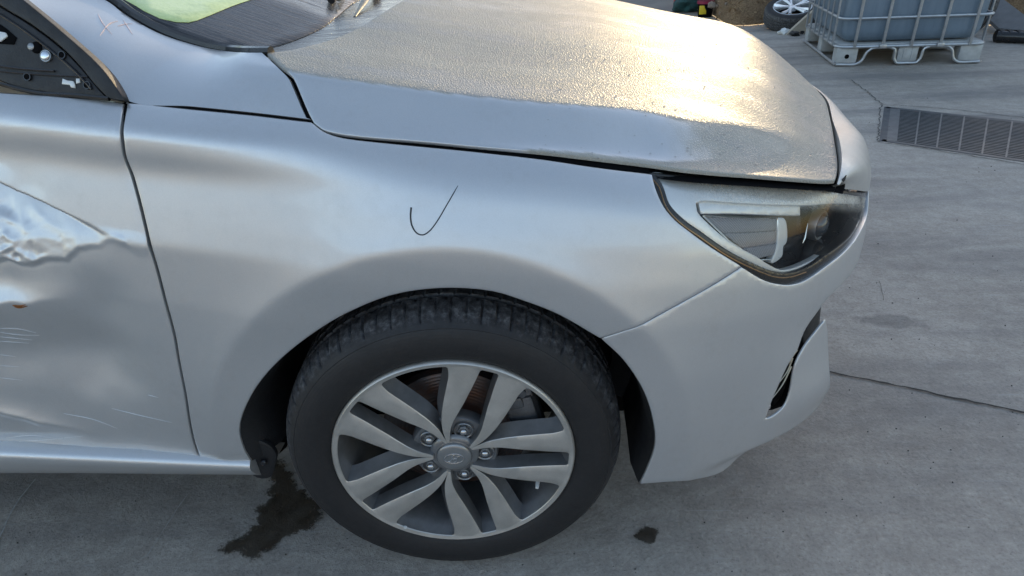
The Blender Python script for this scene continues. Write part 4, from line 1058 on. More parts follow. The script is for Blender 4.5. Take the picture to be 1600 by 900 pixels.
def spoke_face(A_, parent, vc, name='spoke'):
    """one machined V: two arms meeting near the hub"""
    hwT = Tab([.036, .046, .060, .072, .086, .107, .135, .158, .190, .214], [0, 0, .0012, .0028, .0065, .0142, .027, .0385, .0545, .0615], .003)
    slT = Tab([.036, .045, .058, .072, .090, .110, .130, .155, .176, .205, .214], [.0190, .0200, .0238, .0262, .0265, .0240, .0215, .0195, .0178, .0165, .0168], .004)
    zf = lambda r: np.interp(r, [.03, .06, .12, .20, .214], [.0075, .0062, .0045, .0035, .003])
    mf, mw = MB(), MB()
    for sgn in (1, -1):
        rs = np.concatenate([np.linspace(.0385, .09, 16), np.linspace(.094, .2135, 26)]); Vf, Vw = [], []
        for r in rs:
            hw = max(0., float(hwT(r))); sl_ = float(slT(r))
            ai = math.asin(min(.9, hw/r)); ao = math.radians(36)-math.asin(min(.9, sl_/r))
            # rounded corners at the rim end
            e = max(0, r-.205); c_ = .0085-math.sqrt(max(0, .0085**2-min(e, .0085)**2))
            ai -= c_/r*.9; ao += c_/r*.7
            if r < .045: ao = min(ao, math.radians(36)-math.asin(.9*.0225/.0385)+ (r-.0385)*6+.05)
            w0 = float(zf(r)); fr_ = [0, .04, .35, .65, .96, 1.]; dz = [.0016, .0004, 0, 0, .0004, .0016]
            row = [(r, vc+sgn*(ai+(ao-ai)*f_), w0+d_) for f_, d_ in zip(fr_, dz)]
            Vf.append(row)
            # walls with draft
            dr_i = (.004+.008*np.interp(r, [.05, .12, .2], [0, 1, 1])); dr_o = .0035
            dd = .030*np.interp(r, [.038, .07, .2], [.55, 1, 1])
            bi = max(0., ai-dr_i/r); 
            wi = [(r, vc+sgn*ai, w0+.0016), (r, vc+sgn*(ai*.7+bi*.3), w0+dd*.5), (r, vc+sgn*bi, w0+dd)]
            wo_ = [(r, vc+sgn*ao, w0+.0016), (r, vc+sgn*(ao+dr_o*.5/r), w0+dd*.5), (r, vc+sgn*(ao+dr_o/r), w0+dd)]
            Vw.append((wi, wo_))
        c3 = lambda t: (t[0]*math.cos(t[1]), t[2], t[0]*math.sin(t[1]))
        nr = len(rs)
        mf.add([c3(t) for row in Vf for t in row], [(i*6+j, i*6+j+1, (i+1)*6+j+1, (i+1)*6+j) for i in range(nr-1) for j in range(5)])
        for q in (0, 1):
            mw.add([c3(t) for w_ in Vw for t in w_[q]], [(i*3+j, i*3+j+1, (i+1)*3+j+1, (i+1)*3+j) for i in range(nr-1) for j in range(2)])
        # back skin
        mw.add([c3(w_[q][2]) for w_ in Vw for q in (0, 1)], [(i*2, i*2+1, (i+1)*2+1, (i+1)*2) for i in range(nr-1)])
        # hub end cap
        row = Vf[0]; cp = [c3(t) for t in row]; cq = [c3((t[0]-.001, t[1], t[2]+.012)) for t in row]
        mf.add(cp+cq, [(j, j+1, 7+j, 6+j) for j in range(5)])
    f_ = mf.build(name, M['machined'], parent); 
    return f_, mw
def rim_mesh(parent, detail=True):
    # lip and barrel
    MB().lathe([(.2225, .014), (.2232, .008), (.2222, .0035), (.2195, .0012), (.2165, .0022), (.2125, .0032), (.2115, .0050)], 160).build('rim_lip', M['machined'], parent)
    MB().lathe([(.2115, .0050), (.2100, .012), (.2060, .022), (.2010, .036), (.1975, .055), (.1955, .075), (.190, .13), (.200, .185), (.215, .195)], 140).build('rim_barrel', M['rim_dark'], parent)
    mwall = MB()
    for k in range(5):
        vc = math.radians(31.5+72*k); f_, mw = spoke_face(None, parent, vc); mwall.add(mw.v, mw.f)
    # raised web near the rim between barrel and spokes
    mwall.build('spoke_walls', M['rim_dark'], parent)
    # hub centre: star plate with lug pockets
    plate = MB().lathe([(.030, .012), (.038, .013), (.044, .0165), (.046, .020)], 64)
    plate.lathe([(.046, .024), (.0785, .027), (.082, .032), (.082, .050)], 64)
    plate.build('hub_plate', M['rim_dark'], parent)
    for k in range(5):
        a = math.radians(67.5+72*k); c_ = (.0565*math.cos(a), 0, .0565*math.sin(a))
        po = MB().lathe([(.0188, .0285), (.0182, .0205), (.0168, .0192), (.0150, .0205), (.0142, .036), (.0142, .040)], 28)
        po.build('lug_pocket', M['rim_dark'], parent, loc=c_)
        fl = MB().lathe([(.0001, .0265), (.0142, .0265)], 20).build('pocket_floor', M['gap'], parent, loc=c_)
        nt_ = MB().lathe([(.0001, .0125), (.004, .0130), (.0066, .0155), (.0072, .0185), (.0078, .030)], 18); nt_.v = nt_.v
        nt_.build('lug_stud', M['nut'], parent, loc=c_)
        hx = MB().lathe([(.0072, .0195), (.0098, .0200), (.0106, .0215), (.0106, .032)], 6); hx.build('lug_nut', M['grey_metal'], parent, smooth=False, loc=c_)
    cap = MB().lathe([(.0001, .0050), (.012, .0052), (.024, .0060), (.0300, .0075), (.0318, .0098), (.0318, .016)], 64).build('hub_cap', M['rim_cap'], parent)
    MB().lathe([(.0318, .012), (.0342, .0112), (.0362, .0122), (.0362, .020)], 64).build('cap_ring', M['rim_dark'], parent)
    em = MB(); t = np.linspace(0, 2*math.pi, 40, endpoint=False); yy = lambda a, b: .0046+.9*(a*a+b*b)
    em.tube([(.0178*math.cos(a), yy(.0178*math.cos(a), .0118*math.sin(a)), .0118*math.sin(a)) for a in t], .0008, 8, closed=True)
    hl1 = catmull([(-.0118, -.0068), (-.0070, -.0052), (-.0045, .0005), (-.0025, .0070), (.0025, .0098)], .001); hl2 = -hl1[::-1]
    for h_ in (hl1, hl2): em.tube([(a, yy(a, b)-.0002, b) for a, b in h_], np.interp(np.linspace(0, 1, len(h_)), [0, .5, 1], [.0006, .0015, .0006]), 8)
    cr = catmull([(-.0042, .0012), (-.001, -.0008), (.001, .0008), (.0042, -.0012)], .001); em.tube([(a, yy(a, b)-.0002, b) for a, b in cr], .0010, 8)
    em.build('cap_emblem', M['bolt'], parent)
    a = math.radians(-30.5); cx_, cz_ = .178*math.cos(a), .178*math.sin(a)
    MB().tube([(cx_, .030, cz_), (cx_*.985, .017, cz_*.985-.002), (cx_*.975, .008, cz_*.975-.004)], [.0042, .0040, .0032], 10).build('tyre_valve', M['white'], parent)
    MB().tube([(cx_*1.01, .034, cz_*1.01), (cx_, .026, cz_)], [.008, .006], 12).build('valve_boot', M['seal'], parent)
    a = math.radians(-123.2); MB().lathe([(.0001, .0008), (.0032, .0009), (.0036, .0035)], 16).build('wheel_weight_dot', M['white'], parent, loc=(.2105*math.cos(a), 0, .2105*math.sin(a)))
M['rim_cap'] = simple('cap_silver', (.34, .345, .35), .35, .7, .08, 40)
STEER = -.062
whl = empty('wheel', (0, 0, .312), None, parent=car); whl.rotation_euler = (0, 0, -STEER)
tyre_mesh(whl); rim_mesh(whl)
MB().lathe([(.0001, .052), (.070, .052), (.074, .060), (.075, .076), (.140, .078), (.1415, .079), (.1415, .099), (.07, .100)], 96).build('brake_disc', M['disc'], whl)
cal_ = MB(); 
ca = math.radians(12)
for (da, r0, r1, y_, dy, dz) in ((0, .098, .168, .064, .030, .16),):
    cal_.box((.139, .066, .012), (.056, .036, .110), bev=.009).box((.150, .085, .012), (.040, .060, .14), bev=.010)
    cal_.box((.134, .054, .060), (.030, .022, .026), bev=.006).box((.134, .054, -.040), (.030, .022, .026), bev=.006)
cal_.tube([(.148, .048, .078), (.148, .095, .078)], .0105, 14).tube([(.148, .048, -.052), (.148, .095, -.052)], .0105, 14)
Rc = Matrix.Rotation(-ca, 4, 'Y'); cal_.v = [tuple(Rc @ Vector(v)) for v in cal_.v]
cal_.build('brake_caliper', M['grey_cal'] if 'grey_cal' in M else simple('caliper_iron', (.14, .145, .155), .42, .5, .3, 40, .001), whl)
w2 = whl.copy(); C.objects.link(w2); w2.location = (0, 2*YC, .312); w2.rotation_euler = (0, 0, math.pi-STEER)
for c in whl.children:
    if c.name.split('.')[0] in ('tyre', 'rim_lip', 'rim_barrel', 'spoke_walls', 'spoke', 'hub_plate'): d = c.copy(); C.objects.link(d); d.parent = w2
for loc, ro in (((-2.65, 0, .312), 0), ((-2.65, 2*YC, .312), math.pi)):
    w3 = whl.copy(); C.objects.link(w3); w3.location = loc; w3.rotation_euler = (0, 0, ro)
    for c in w2.children: d = c.copy(); C.objects.link(d); d.parent = w3

# ================================================================== GROUND
G4 = onz([(1385, 167), (1378, 221), (1660, 262), (1672, 198)])[:, :2]       # grate corners
gl = G4[1]-G4[0]; 
big = [(-40, -40), (-40, 60), (60, 60), (60, -40)]
hole4 = [G4[1], G4[0], G4[3], G4[2]]            # winding to match: near-left, far-left, far-right, near-right
V = [(a, b, 0) for a, b in big]+[(a, b, 0) for a, b in hole4]
V = [(-40, -40, 0), (-40, 60, 0), (60, 60, 0), (60, -40, 0)]+[(float(p[0]), float(p[1]), 0) for p in hole4]
F = [(0, 4, 5, 1), (1, 5, 6, 2), (2, 6, 7, 3), (3, 7, 4, 0)]
ground = MB().add(V, F).build('concrete_ground', M['concrete'], None, smooth=False, fix=False); ground['kind'] = 'structure'
if ground.data.polygons[0].normal.z < 0: ground.data.flip_normals()
def flat_ribbon(name, px, width, mat, z=.002, parent=ground, jit=.002, step=.02):
    P_ = onz(px)[:, :2]; P_ = catmull(P_, step); P_ = P_+rng.normal(0, jit, P_.shape)
    t = np.gradient(P_, axis=0); t /= np.linalg.norm(t, axis=1)[:, None]+1e-12; n_ = np.stack([-t[:, 1], t[:, 0]], 1)
    w_ = width*(.6+.8*rng.random(len(P_)))[:, None]; a = P_+n_*w_/2; b = P_-n_*w_/2; L = len(P_)
    o = MB().add([(x, y, z) for x, y in a]+[(x, y, z) for x, y in b], [(i, i+1, L+i+1, L+i) for i in range(L-1)]).build(name, mat, parent, smooth=False, fix=False)
    if o.data.polygons[0].normal.z < 0: o.data.flip_normals()
    return o
crk2 = simple('joint_dirt', (.10, .095, .09), .9, 0, .4, 60)
crk = simple('crack_dark', (.035, .034, .033), .9, 0, .4, 60)  # plain dark tone for the crack ribbon
flat_ribbon('crack', [(1286, 580), (1330, 589), (1400, 603), (1480, 620), (1600, 646), (1700, 668)], .006, crk, .003, jit=.0018)
flat_ribbon('crack', [(1330, 125), (1350, 140), (1378, 163)], .006, crk2, .003, jit=.006)
flat_ribbon('crack', [(1376, 164), (1371, 222)], .006, crk2, .003, jit=.004)
flat_ribbon('crack', [(1371, 222), (1450, 233), (1530, 246), (1640, 264)], .006, crk2, .003, jit=.005)
flat_ribbon('crack', [(1376, 164), (1450, 168), (1600, 184), (1680, 193)], .006, crk2, .003, jit=.005)
flat_ribbon('crack', [(1375, 440), (1380, 470)], .0016, crk2, .003, jit=.002)
pal = simple('pale_line', (.40, .395, .385), .8, 0, .3, 80)
flat_ribbon('chalk_line', [(-20, 880), (0, 840), (25, 790), (56, 750)], .004, pal, .003, jit=.0006)
flat_ribbon('chalk_line', [(230, 870), (262, 820), (292, 775)], .0015, pal, .003, jit=.0008)
def mt_stain():
    mt, n, b = nmat('soaked_in_stain'); co = obco(n); f = noise(n, 30, 6, .7, co); g = noise(n, 110, 6, .75, co)
    n.links.new(ramp(n, f, [(.3, (.030, .024, .018)), (.7, (.070, .058, .045))]), b.inputs['Base Color'])
    n.links.new(ramp(n, f, [(.35, .30), (.6, .65)]), b.inputs['Roughness']); n.links.new(bump(n, g, .004, .6), b.inputs['Normal'])
    at = N(n, 'ShaderNodeAttribute'); at.attribute_name = 'inside'
    k = math_(n, 'ADD', at.outputs['Fac'], math_(n, 'MULTIPLY', math_(n, 'SUBTRACT', noise(n, 38, 8, .8, co), .5), 3.2))
    al = ramp(n, k, [(.30, 0.), (.40, .55), (.62, .86), (.95, .97)])
    n.links.new(al, b.inputs['Alpha']); return mt
M['stain'] = mt_stain()
def blot(name, px, mat, label, cat, z=.004, jag=.006, step=.010, edge=.034):
    P_ = onz(px)[:, :2]; P_ = catmull(P_, step, closed=True)
    O_, _ = inset(P_, -edge*.35); lo_ = O_.min(0); hi_ = O_.max(0)
    gx, gy = np.meshgrid(np.arange(lo_[0], hi_[0], .006), np.arange(lo_[1], hi_[1], .006)); Q = np.stack([gx.ravel(), gy.ravel()], 1)
    Q = Q[inside(O_, Q)]; Q = Q[dist_poly(O_, Q) > .003]
    r = delaunay_2d_cdt([Vector((float(a), float(b))) for a, b in list(O_)+list(Q)], [], [list(range(len(O_)))], 1, 1e-7)
    o = MB().add([(v[0], v[1], z) for v in r[0]], [f for f in r[2]]).build(name, mat, None, smooth=False, fix=False)
    if o.data.polygons[0].normal.z < 0: o.data.flip_normals()
    vv = np.array([(v[0], v[1]) for v in r[0]]); d_ = np.clip(dist_poly(O_, vv)/edge, 0, 1)
    at = o.data.attributes.new('inside', 'FLOAT', 'POINT'); at.data.foreach_set('value', d_.astype(np.float32))
    return tag(o, label, cat)
blot('wet_stain', [(430, 722), (452, 735), (466, 760), (505, 800), (490, 826), (462, 834), (440, 848), (415, 866), (400, 874), (380, 866), (348, 864), (352, 850), (378, 838), (402, 822), (400, 800), (420, 780), (418, 765), (430, 750), (420, 738)], M['stain'], 'large brown wet stain on the concrete behind the front tyre', 'stain')
blot('wet_stain', [(998, 828), (1012, 824), (1028, 830), (1026, 842), (1020, 850), (1004, 848), (992, 840)], M['stain'], 'small dark wet spot on the concrete below the front bumper', 'stain', step=.006, edge=.012)

# ================================================================== DRAIN GRATE
gr = empty('drain_grate', (float(G4[:, 0].mean()), float(G4[:, 1].mean()), 0), 'long galvanised drain grate set in the concrete in front of the car', 'drain')
gr_l = np.array(gr.location)
def GQ(u, v): return G4[0]*(1-u)*(1-v)+G4[3]*u*(1-v)+G4[1]*(1-u)*v+G4[2]*u*v     # u along, v towards camera
def gbar(mb, u0, v0, u1, v1, w_, h_, z0):
    a = GQ(u0, v0); b = GQ(u1, v1); d_ = b-a; L_ = np.linalg.norm(d_); n_ = np.array([-d_[1], d_[0]])/L_*w_/2
    vs = []
    for z in (z0-h_, z0):
        for p in (a-n_, b-n_, b+n_, a+n_): vs.append((p[0]-gr_l[0], p[1]-gr_l[1], z))
    mb.add(vs, [(0, 3, 2, 1), (4, 5, 6, 7), (0, 1, 5, 4), (1, 2, 6, 5), (2, 3, 7, 6), (3, 0, 4, 7)])
Lg = np.linalg.norm(G4[3]-G4[0]); Wg = np.linalg.norm(G4[1]-G4[0])
mb = MB(); c4 = [GQ(u, v)-gr_l[:2] for u, v in ((0, 0), (1, 0), (1, 1), (0, 1))]
vs = [(p[0], p[1], z) for z in (-.12, .0) for p in c4]; mb.add(vs, [(0, 1, 2, 3), (0, 1, 5, 4), (1, 2, 6, 5), (2, 3, 7, 6), (3, 0, 4, 7)]); mb.build('drain_channel', M['pit'], gr, smooth=False)
for (a, b, c_, d_) in ((0, .02, 1, .02), (0, .97, 1, .97), (.006, 0, .006, 1), (.994, 0, .994, 1)):
    mb = MB(); gbar(mb, a, b, c_, d_, .035, .03, .0015); mb.build('frame_rail', M['grate'], gr, smooth=False)
mb = MB(); gbar(mb, .045, .04, .045, .95, .075, .012, .001); mb.build('end_plate', M['grate_light'], gr, smooth=False)
for k in range(8):
    mb = MB(); u = .078+.112*k*1.14; gbar(mb, u, .03, u, .96, .008, .025, .002); mb.build('cross_bar', M['grate_light'], gr, smooth=False)
mb = MB()
for k in range(24): v = .055+.9*k/24; gbar(mb, .075, v, .99, v, .0155, .02, .0005)
tag(mb.build('grating_bars', M['grate'], gr, smooth=False), None, None, None, 'stuff')

# ================================================================== IBC TANK
g0, g1_, g2_ = onz([(1304.5, 104), (1538.6, 101), (1242, 68)])
ex = (g1_-g0)[:2]; Wt = np.linalg.norm(ex)+.03; ex = ex/np.linalg.norm(ex)
ey0 = (g2_-g0)[:2]; ey0 /= np.linalg.norm(ey0); ey = np.array([-ex[1], ex[0]])
ang = math.atan2(ex[1], ex[0]); skew = math.atan2(ey0[1], ey0[0])-math.atan2(ey[1], ey[0])
TR = ang+skew*.35
tank = empty('liquid_tank', (float(g0[0]), float(g0[1]), 0), 'large square plastic liquid tank in a steel cage on the concrete behind the grate', 'tank'); tank.rotation_euler = (0, 0, TR)
Wt, Dt = 1.04, 1.16
# feet
for i, x_ in enumerate((.075, Wt/2, Wt-.075)):
    for j, y_ in enumerate((.06, Dt/2, Dt-.06)):
        if i == 1 and j == 1: continue
        mb = MB().box((x_, y_, .085), (.16 if i != 1 else .15, .12, .13), bev=.014)
        ft = mb.build('pallet_foot', M['footwhite'], tank)
        if i == 0 and j == 0: MB().lathe([(.0001, -.002), (.016, -.002), (.018, .002)], 18).build('foot_hole', M['gap'], ft, loc=(x_+.0, -.001, .075))
        if i == 1 and j == 0:
            for dx in (-.03, .03): MB().box((x_+dx, -.001, .085), (.012, .008, .10), bev=.003).build('foot_rib', M['footwhite'], ft)
# lower tube loops
def loop(name, pts, r=.011): return MB().tube(pts, r, 8).build(name, M['galv'], tank)
zt_, zb_ = .150, .018
def wave(L_, at):
    p = [at(0, zb_), at(.05, zb_-.002), at(.15, zb_), at(.19, .045), at(.215, .11), at(.245, .135), at(.30, .14)]
    p += [at(L_/2-.14, .14), at(L_/2-.105, .125), at(L_/2-.095, .05), at(L_/2-.075, .022), at(L_/2, zb_), at(L_/2+.075, .022), at(L_/2+.095, .05), at(L_/2+.105, .125), at(L_/2+.14, .14)]
    p += [at(L_-.30, .14), at(L_-.245, .135), at(L_-.215, .11), at(L_-.19, .045), at(L_-.15, zb_), at(L_-.05, zb_-.002), at(L_, zb_)]
    return p
loop('skid_tube', catmull(wave(Wt, lambda t, z: np.array([t, -.008, z])), .02))
loop('skid_tube', catmull(wave(Wt, lambda t, z: np.array([t, Dt+.008, z])), .02))
for x_ in (-.008, Wt+.008): loop('skid_tube', [(x_, 0, .02), (x_, Dt, .02)])
def ringp(z, o=0., r=.07):
    x0, x1, y0, y1 = -o, Wt+o, -o, Dt+o; p = []
    for cx_, cy_, a0 in ((x1-r, y0+r, -90), (x1-r, y1-r, 0), (x0+r, y1-r, 90), (x0+r, y0+r, 180)):
        for k in range(5): a = math.radians(a0+22.5*k); p.append((cx_+r*math.cos(a), cy_+r*math.sin(a), z))
    return p
for z in (.150, .36, .60, .84, 1.10): MB().tube(ringp(z, .012 if z < .2 else .018), .0125 if z < .2 else .0105, 8, closed=True).build('cage_ring', M['galv'], tank)
for k in range(5):
    for y_ in (-.024, Dt+.024):
        x_ = .11+k*(Wt-.22)/4; MB().box((x_, y_, .63), (.022, .014, .97), bev=.004).build('cage_bar', M['galv'], tank)
for k in range(7):
    for x_ in (-.024, Wt+.024):
        y_ = .09+k*(Dt-.18)/6; MB().box((x_, y_, .63), (.014, .022, .97), bev=.004).build('cage_bar', M['galv'], tank)
MB().box((Wt/2, Dt/2, .152), (Wt-.01, Dt-.01, .035), bev=.01).build('pallet_deck', M['footwhite'], tank)
bm = bmesh.new(); bmesh.ops.create_cube(bm, size=1); bmesh.ops.scale(bm, vec=(Wt-.02, Dt-.02, .92), verts=bm.verts)
bmesh.ops.bevel(bm, geom=bm.edges[:], offset=.085, segments=5, affect='EDGES', profile=.5); bmesh.ops.subdivide_edges(bm, edges=[e for e in bm.edges if e.calc_length() > .3], cuts=5, use_grid_fill=True)
for v in bm.verts:
    k = 1-.05*max(0, (-.25-v.co.z))*2; v.co.x *= k; v.co.y *= k
    v.co.y -= .012*math.cos(v.co.x*3)*(1 if v.co.y < -.4 else 0)
bmesh.ops.translate(bm, vec=(Wt/2, Dt/2, .635), verts=bm.verts); bm.verts.index_update()
MB().add([v.co for v in bm.verts], [[v.index for v in f.verts] for f in bm.faces]).build('tank_bottle', M['tank'], tank); bm.free()
for k in (1, 3): MB().box((.11+k*(Wt-.22)/4, -.036, .152), (.05, .010, .030), bev=.003).build('clamp_plate', M['galv'], tank)
MB().lathe([(.0001, -.0), (.09, 0), (.09, .05)], 24).build('filler_cap', M['plastic'], tank, loc=(Wt/2, Dt/2, 1.10)).rotation_euler = (-math.pi/2, 0, 0)

# ================================================================== things behind
# loose wheel lying on its side by the dirt
lw_p = onz([(1222, 46)])[0]
lw = empty('loose_wheel', (float(lw_p[0])+.10, float(lw_p[1])+.08, .06), 'loose car wheel with bright alloy rim lying flat beside the tank', 'wheel'); 
ty = tyre_mesh(lw, 'tyre', blocks=60)
for o in (ty,): o.location = (0, 0, .20); o.rotation_euler = (-math.pi/2, 0, 0); 
def bright_rim():
    g_ = MB().lathe([(.2225, .014), (.2222, .0035), (.2165, .002), (.2095, .006), (.200, .04), (.19, .12)], 64)
    return g_
lw.rotation_euler = (.30, -.10, 0); lw.scale = (.88, .88, .88)
rim_p = bright_rim().build('rim', M['alloy'], lw); rim_p.location = (0, 0, .20); rim_p.rotation_euler = (-math.pi/2, 0, 0)
for k in range(5):
    a = 2*math.pi*k/5+.3; c_, s_ = math.cos(a), math.sin(a); mb = MB()
    for sg_ in (-1, 1):
        b_ = a+sg_*.20; mb.tube([(.03*c_, .014, .03*s_), (.12*math.cos(a+sg_*.13), .012, .12*math.sin(a+sg_*.13)), (.213*math.cos(b_), .008, .213*math.sin(b_))], [.014, .016, .022], 6, flat=1.)
    o = mb.build('spoke', M['alloy'], lw); o.location = (0, 0, .20); o.rotation_euler = (-math.pi/2, 0, 0)
o = MB().lathe([(.0001, .004), (.04, .006), (.05, .02), (.05, .05)], 24).build('hub', M['alloy'], lw); o.location = (0, 0, .20); o.rotation_euler = (-math.pi/2, 0, 0)
# debris at its foot
dp = onz([(1222, 50), (1238, 53), (1247, 50)])
for i, p in enumerate(dp):
    bm = bmesh.new(); bmesh.ops.create_icosphere(bm, subdivisions=2, radius=.06-.01*i)
    for v in bm.verts: v.co *= 1+rng.uniform(-.25, .25); v.co.z = max(v.co.z*.6, -.02)
    bm.verts.index_update(); o = MB().add([v.co for v in bm.verts], [[v.index for v in f.verts] for f in bm.faces]).build('rubble_lump', M['plastic'] if i else M['white'], None, loc=(float(p[0])-.02, float(p[1])-.12, .02)); bm.free()
    tag(o, ['white torn scrap lying at the foot of the loose wheel', 'black crumpled scrap between the loose wheel and the tank', 'small black scrap nearest the cage of the tank'][i], 'scrap')
# board leaning behind the wheel
Yb = float(onz([(1245, 54)])[0][1]); q4 = ony([(1228, 55), (1262, 54), (1268, 30), (1272, 16), (1258, 28)], Yb); q4 = np.concatenate([q4, q4+np.array([0, .05, 0])])
bd = MB().add(q4, [(0, 1, 2, 3, 4), (9, 8, 7, 6, 5)]+[(k, (k+1) % 5+0, (k+1) % 5+5, k+5) for k in range(5)]).build('leaning_board', simple('tan_board', (.42, .37, .30), .8, 0, .15, 10, .001), None, smooth=False)
tag(bd, 'pale tan board leaning between the loose wheel and the tank', 'board')
# right: grey panel lying behind tank, black bar, tyre
pr_ = onz([(1555, 66), (1600, 68), (1660, 72)])
MBb = MB().tube([pr_[0]+[0, 0, .05], pr_[1]+[0, 0, .05], pr_[2]+[0, 0, .05]], .05, 12).build('black_bar', M['smooth_black'], None); tag(MBb, 'black rubber bar lying on the ground right of the tank', 'bar')
for k in range(3):
    pq_ = pr_[0]*(1-.3*k)+pr_[1]*.3*k; MB().tube([pq_+[0, 0, .05], pq_+[.03, 0, .05]], .058, 12).build('bar_collar', M['plastic'], MBb)
pb = onz([(1563, 56), (1640, 64)]); n2 = pb[1]-pb[0]
V = [pb[0]+[0, .05, .03], pb[1]+[0, .05, .03], pb[1]+[-.05, .85, .28], pb[0]+[0, .85, .28]]; V += [v+np.array([0, .0, .03]) for v in V]
tag(MB().add(V, [(0, 1, 2, 3), (4, 7, 6, 5), (0, 4, 5, 1), (1, 5, 6, 2), (2, 6, 7, 3), (3, 7, 4, 0)]).build('grey_board', M['board'], None, smooth=False), 'dark grey board lying tilted on the ground right behind the tank', 'board')
pt_ = onz([(1552, 62)])[0]
t2 = tyre_mesh(None, 'bare_tyre', blocks=50); t2.location = (float(pt_[0])-.06, float(pt_[1])+.35, .30); t2.rotation_euler = (0, 0, math.pi/2+.2); tag(t2, 'bare black tyre standing behind the right edge of the tank', 'tyre')
# coloured clutter at the edge of the dirt, seen over the hood
def at_g(px): return onz([px])[0]
p = at_g((1078, 17)); 
bm = bmesh.new(); bmesh.ops.create_icosphere(bm, subdivisions=4, radius=.24)
for v in bm.verts:
    n3 = vnoise(np.array([v.co.x*11+9]), np.array([v.co.z*11+v.co.y*7]), 3)[0]; v.co *= 1+.22*n3; v.co.z = max(v.co.z*.7, -.10)
bm.verts.index_update(); o = MB().add([v.co for v in bm.verts], [[v.index for v in f.verts] for f in bm.faces]).build('green_sack', M['green'], None, loc=(float(p[0]), float(p[1]), .11)); bm.free()
tag(o, 'crumpled dark green sack on the ground beyond the hood', 'sack')
p = at_g((1062, 10)); tag(MB().box((0, 0, .16), (.14, .14, .32), bev=.02).tube([(0, 0, .30), (0, 0, .36)], .03, 10).build('red_canister', M['red'], None, loc=(float(p[0])-.02, float(p[1])-.05, 0)), 'small red canister leaning behind the green sack', 'canister')
p = at_g((1101, 26)); cr_ = empty('crimson_crate', (float(p[0]), float(p[1]), 0), 'small crimson bucket with a yellow label right of the green sack', 'bucket')
MB().add(*(lambda b: (b.v, b.f))(MB().tube([(0, 0, 0), (0, 0, .16)], [.085, .10], 20))).build('bucket_body', M['gap'], cr_)
MB().tube([(0, 0, .155), (0, 0, .185)], [.106, .106], 20).build('bucket_lid', M['maroon'], cr_)
MB().box((-.05, -.085, .09), (.085, .012, .10), bev=.003).build('yellow_label', M['yellow'], cr_)

# ================================================================== DIRT BANK
edge_px = [(1040, -14), (1110, 22), (1150, 40), (1190, 38), (1240, 26), (1400, 30), (1560, 40), (1700, 42)]
be = onz([(a, b) for a, b in edge_px])[:, :2]
be = np.concatenate([[be[0]+np.array([-14., 2.0])], be, [be[-1]+np.array([12., -2.0])]])
bc = catmull(be, .12); nbk = 70; V = []
for i, p in enumerate(bc):
    for j in range(nbk):
        t = j/(nbk-1); d_ = t**1.4*9; z = 3.72*(1-math.exp(-d_*.45))  # raised beyond its likely height to shade the concrete from the low sun
        V.append((p[0]+.12*d_, p[1]+d_, z))
V = np.array(V); V[:, 2] += (.05*vnoise(V[:, 0]*2.5, V[:, 1]*2.5, 1)+.05*vnoise(V[:, 0]*7, V[:, 1]*7, 2)+.025*vnoise(V[:, 0]*19, V[:, 1]*19, 6))*np.tile(np.clip(np.arange(nbk)/6, 0, 1), len(bc))+.005
F = [(i*nbk+j, (i+1)*nbk+j, (i+1)*nbk+j+1, i*nbk+j+1) for i in range(len(bc)-1) for j in range(nbk-1)]
bank = MB().add(V, F).build('dirt_bank', M['dirt'], None); bank['kind'] = 'structure'
vis_i = [i for i in range(len(bc)-1) if 1.2 < bc[i][0] < 7.5]
mb = MB()
for _ in range(12000):
    i = int(rng.choice(vis_i)); j = int(30*rng.random()); v = V[i*nbk+j]+np.append(rng.normal(0, .08, 2), 0)
    if not (-2 < v[0] < 9): continue
    a = rng.uniform(0, 6.28); L_ = rng.uniform(.025, .12); e_ = rng.uniform(-.1, .6); d_ = np.array([math.cos(a)*math.cos(e_), math.sin(a)*math.cos(e_), math.sin(e_)])*L_; n_ = np.array([-math.sin(a), math.cos(a), 0])*rng.uniform(.003, .013)
    b_ = v+np.array([0, 0, .015]); mb.add([b_-n_, b_+n_, b_+d_+n_*.4, b_+d_-n_*.4], [(0, 1, 2, 3)])
tag(mb.build('dry_straw_litter', M['straw'], None, smooth=False, fix=False), 'dry straw and leaf litter scattered over the dirt bank', 'litter', None, 'stuff')
mb = MB()
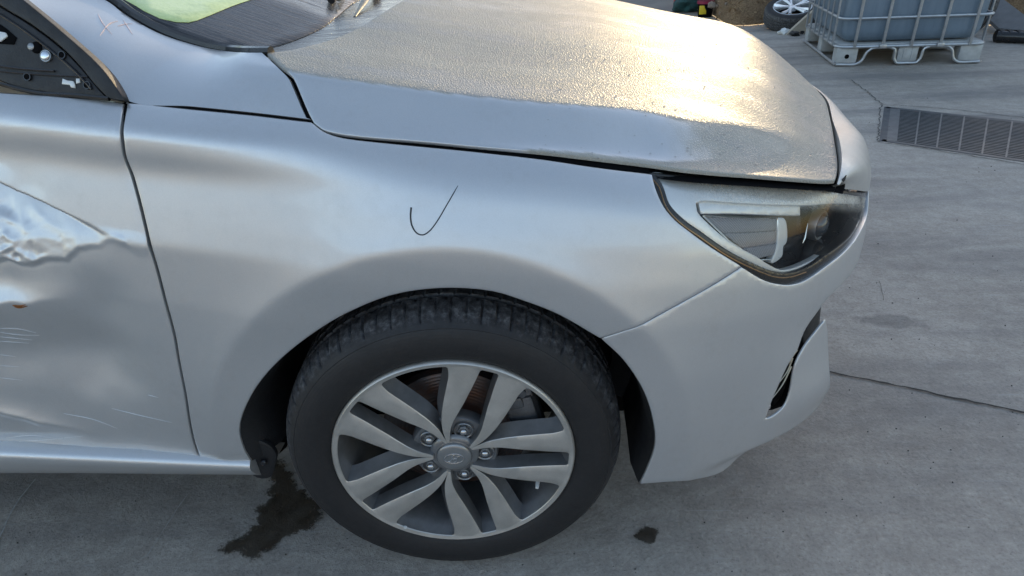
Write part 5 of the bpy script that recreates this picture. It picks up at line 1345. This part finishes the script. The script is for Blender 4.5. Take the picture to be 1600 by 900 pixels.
for _ in range(420):
    i = rng.integers(0, len(bc)-1); v = V[int(rng.choice(vis_i))*nbk+int(rng.integers(0, 26))]+np.append(rng.normal(0, .1, 2), .02)
    if not (0 < v[0] < 8): continue
    bm = bmesh.new(); bmesh.ops.create_icosphere(bm, subdivisions=1, radius=rng.uniform(.015, .05))
    for q in bm.verts: q.co *= 1+rng.uniform(-.3, .3)
    bmesh.ops.translate(bm, vec=Vector(v), verts=bm.verts); bm.verts.index_update(); mb.add([q.co for q in bm.verts], [[q.index for q in f.verts] for f in bm.faces]); bm.free()
tag(mb.build('stones', simple('bank_stone', (.24, .19, .15), .9, 0, .3, 30, .003), None, smooth=False), 'small stones and clods lying on the dirt bank', 'stones', None, 'stuff')

# ================================================================== added building, out of view, that greys the reflections in the car side
wb = empty('added_reflection_building', (0, -13, 0), 'plain grey building added out of view behind the viewer to grey the fender reflections', 'building')
wm = simple('rendered_wall', (.30, .29, .275), .85, 0, .15, 3, .004)
MB().box((-6, -3, 1.7), (34, 6, 3.4)).build('wall', wm, wb, smooth=False)
MB().box((-6, -3, 3.5), (34.8, 6.8, .2)).build('roof', M['board'], wb, smooth=False)
for x_ in (-18, -12, -6, 0, 6):
    dr_ = MB().box((x_, .02, 1.45), (3.4, .08, 2.9)).build('roller_door', M['board'], wb, smooth=False)

# grit on the concrete
mb = MB()
for _ in range(420):
    px_ = (rng.uniform(-60, 1660), rng.uniform(90, 960)); p = onz([px_])[0]; r_ = rng.uniform(.0006, .0019)*(1+.25*max(0, p[1]))
    bm = bmesh.new(); bmesh.ops.create_icosphere(bm, subdivisions=1, radius=r_)
    for q in bm.verts: q.co *= 1+rng.uniform(-.35, .35)
    bmesh.ops.translate(bm, vec=(p[0], p[1], r_*.4), verts=bm.verts); bm.verts.index_update(); mb.add([q.co for q in bm.verts], [[q.index for q in f.verts] for f in bm.faces]); bm.free()
tag(mb.build('grit', simple('dark_grit', (.06, .055, .05), .9, 0, .6, 30), ground, smooth=False), None, None, None, 'stuff')
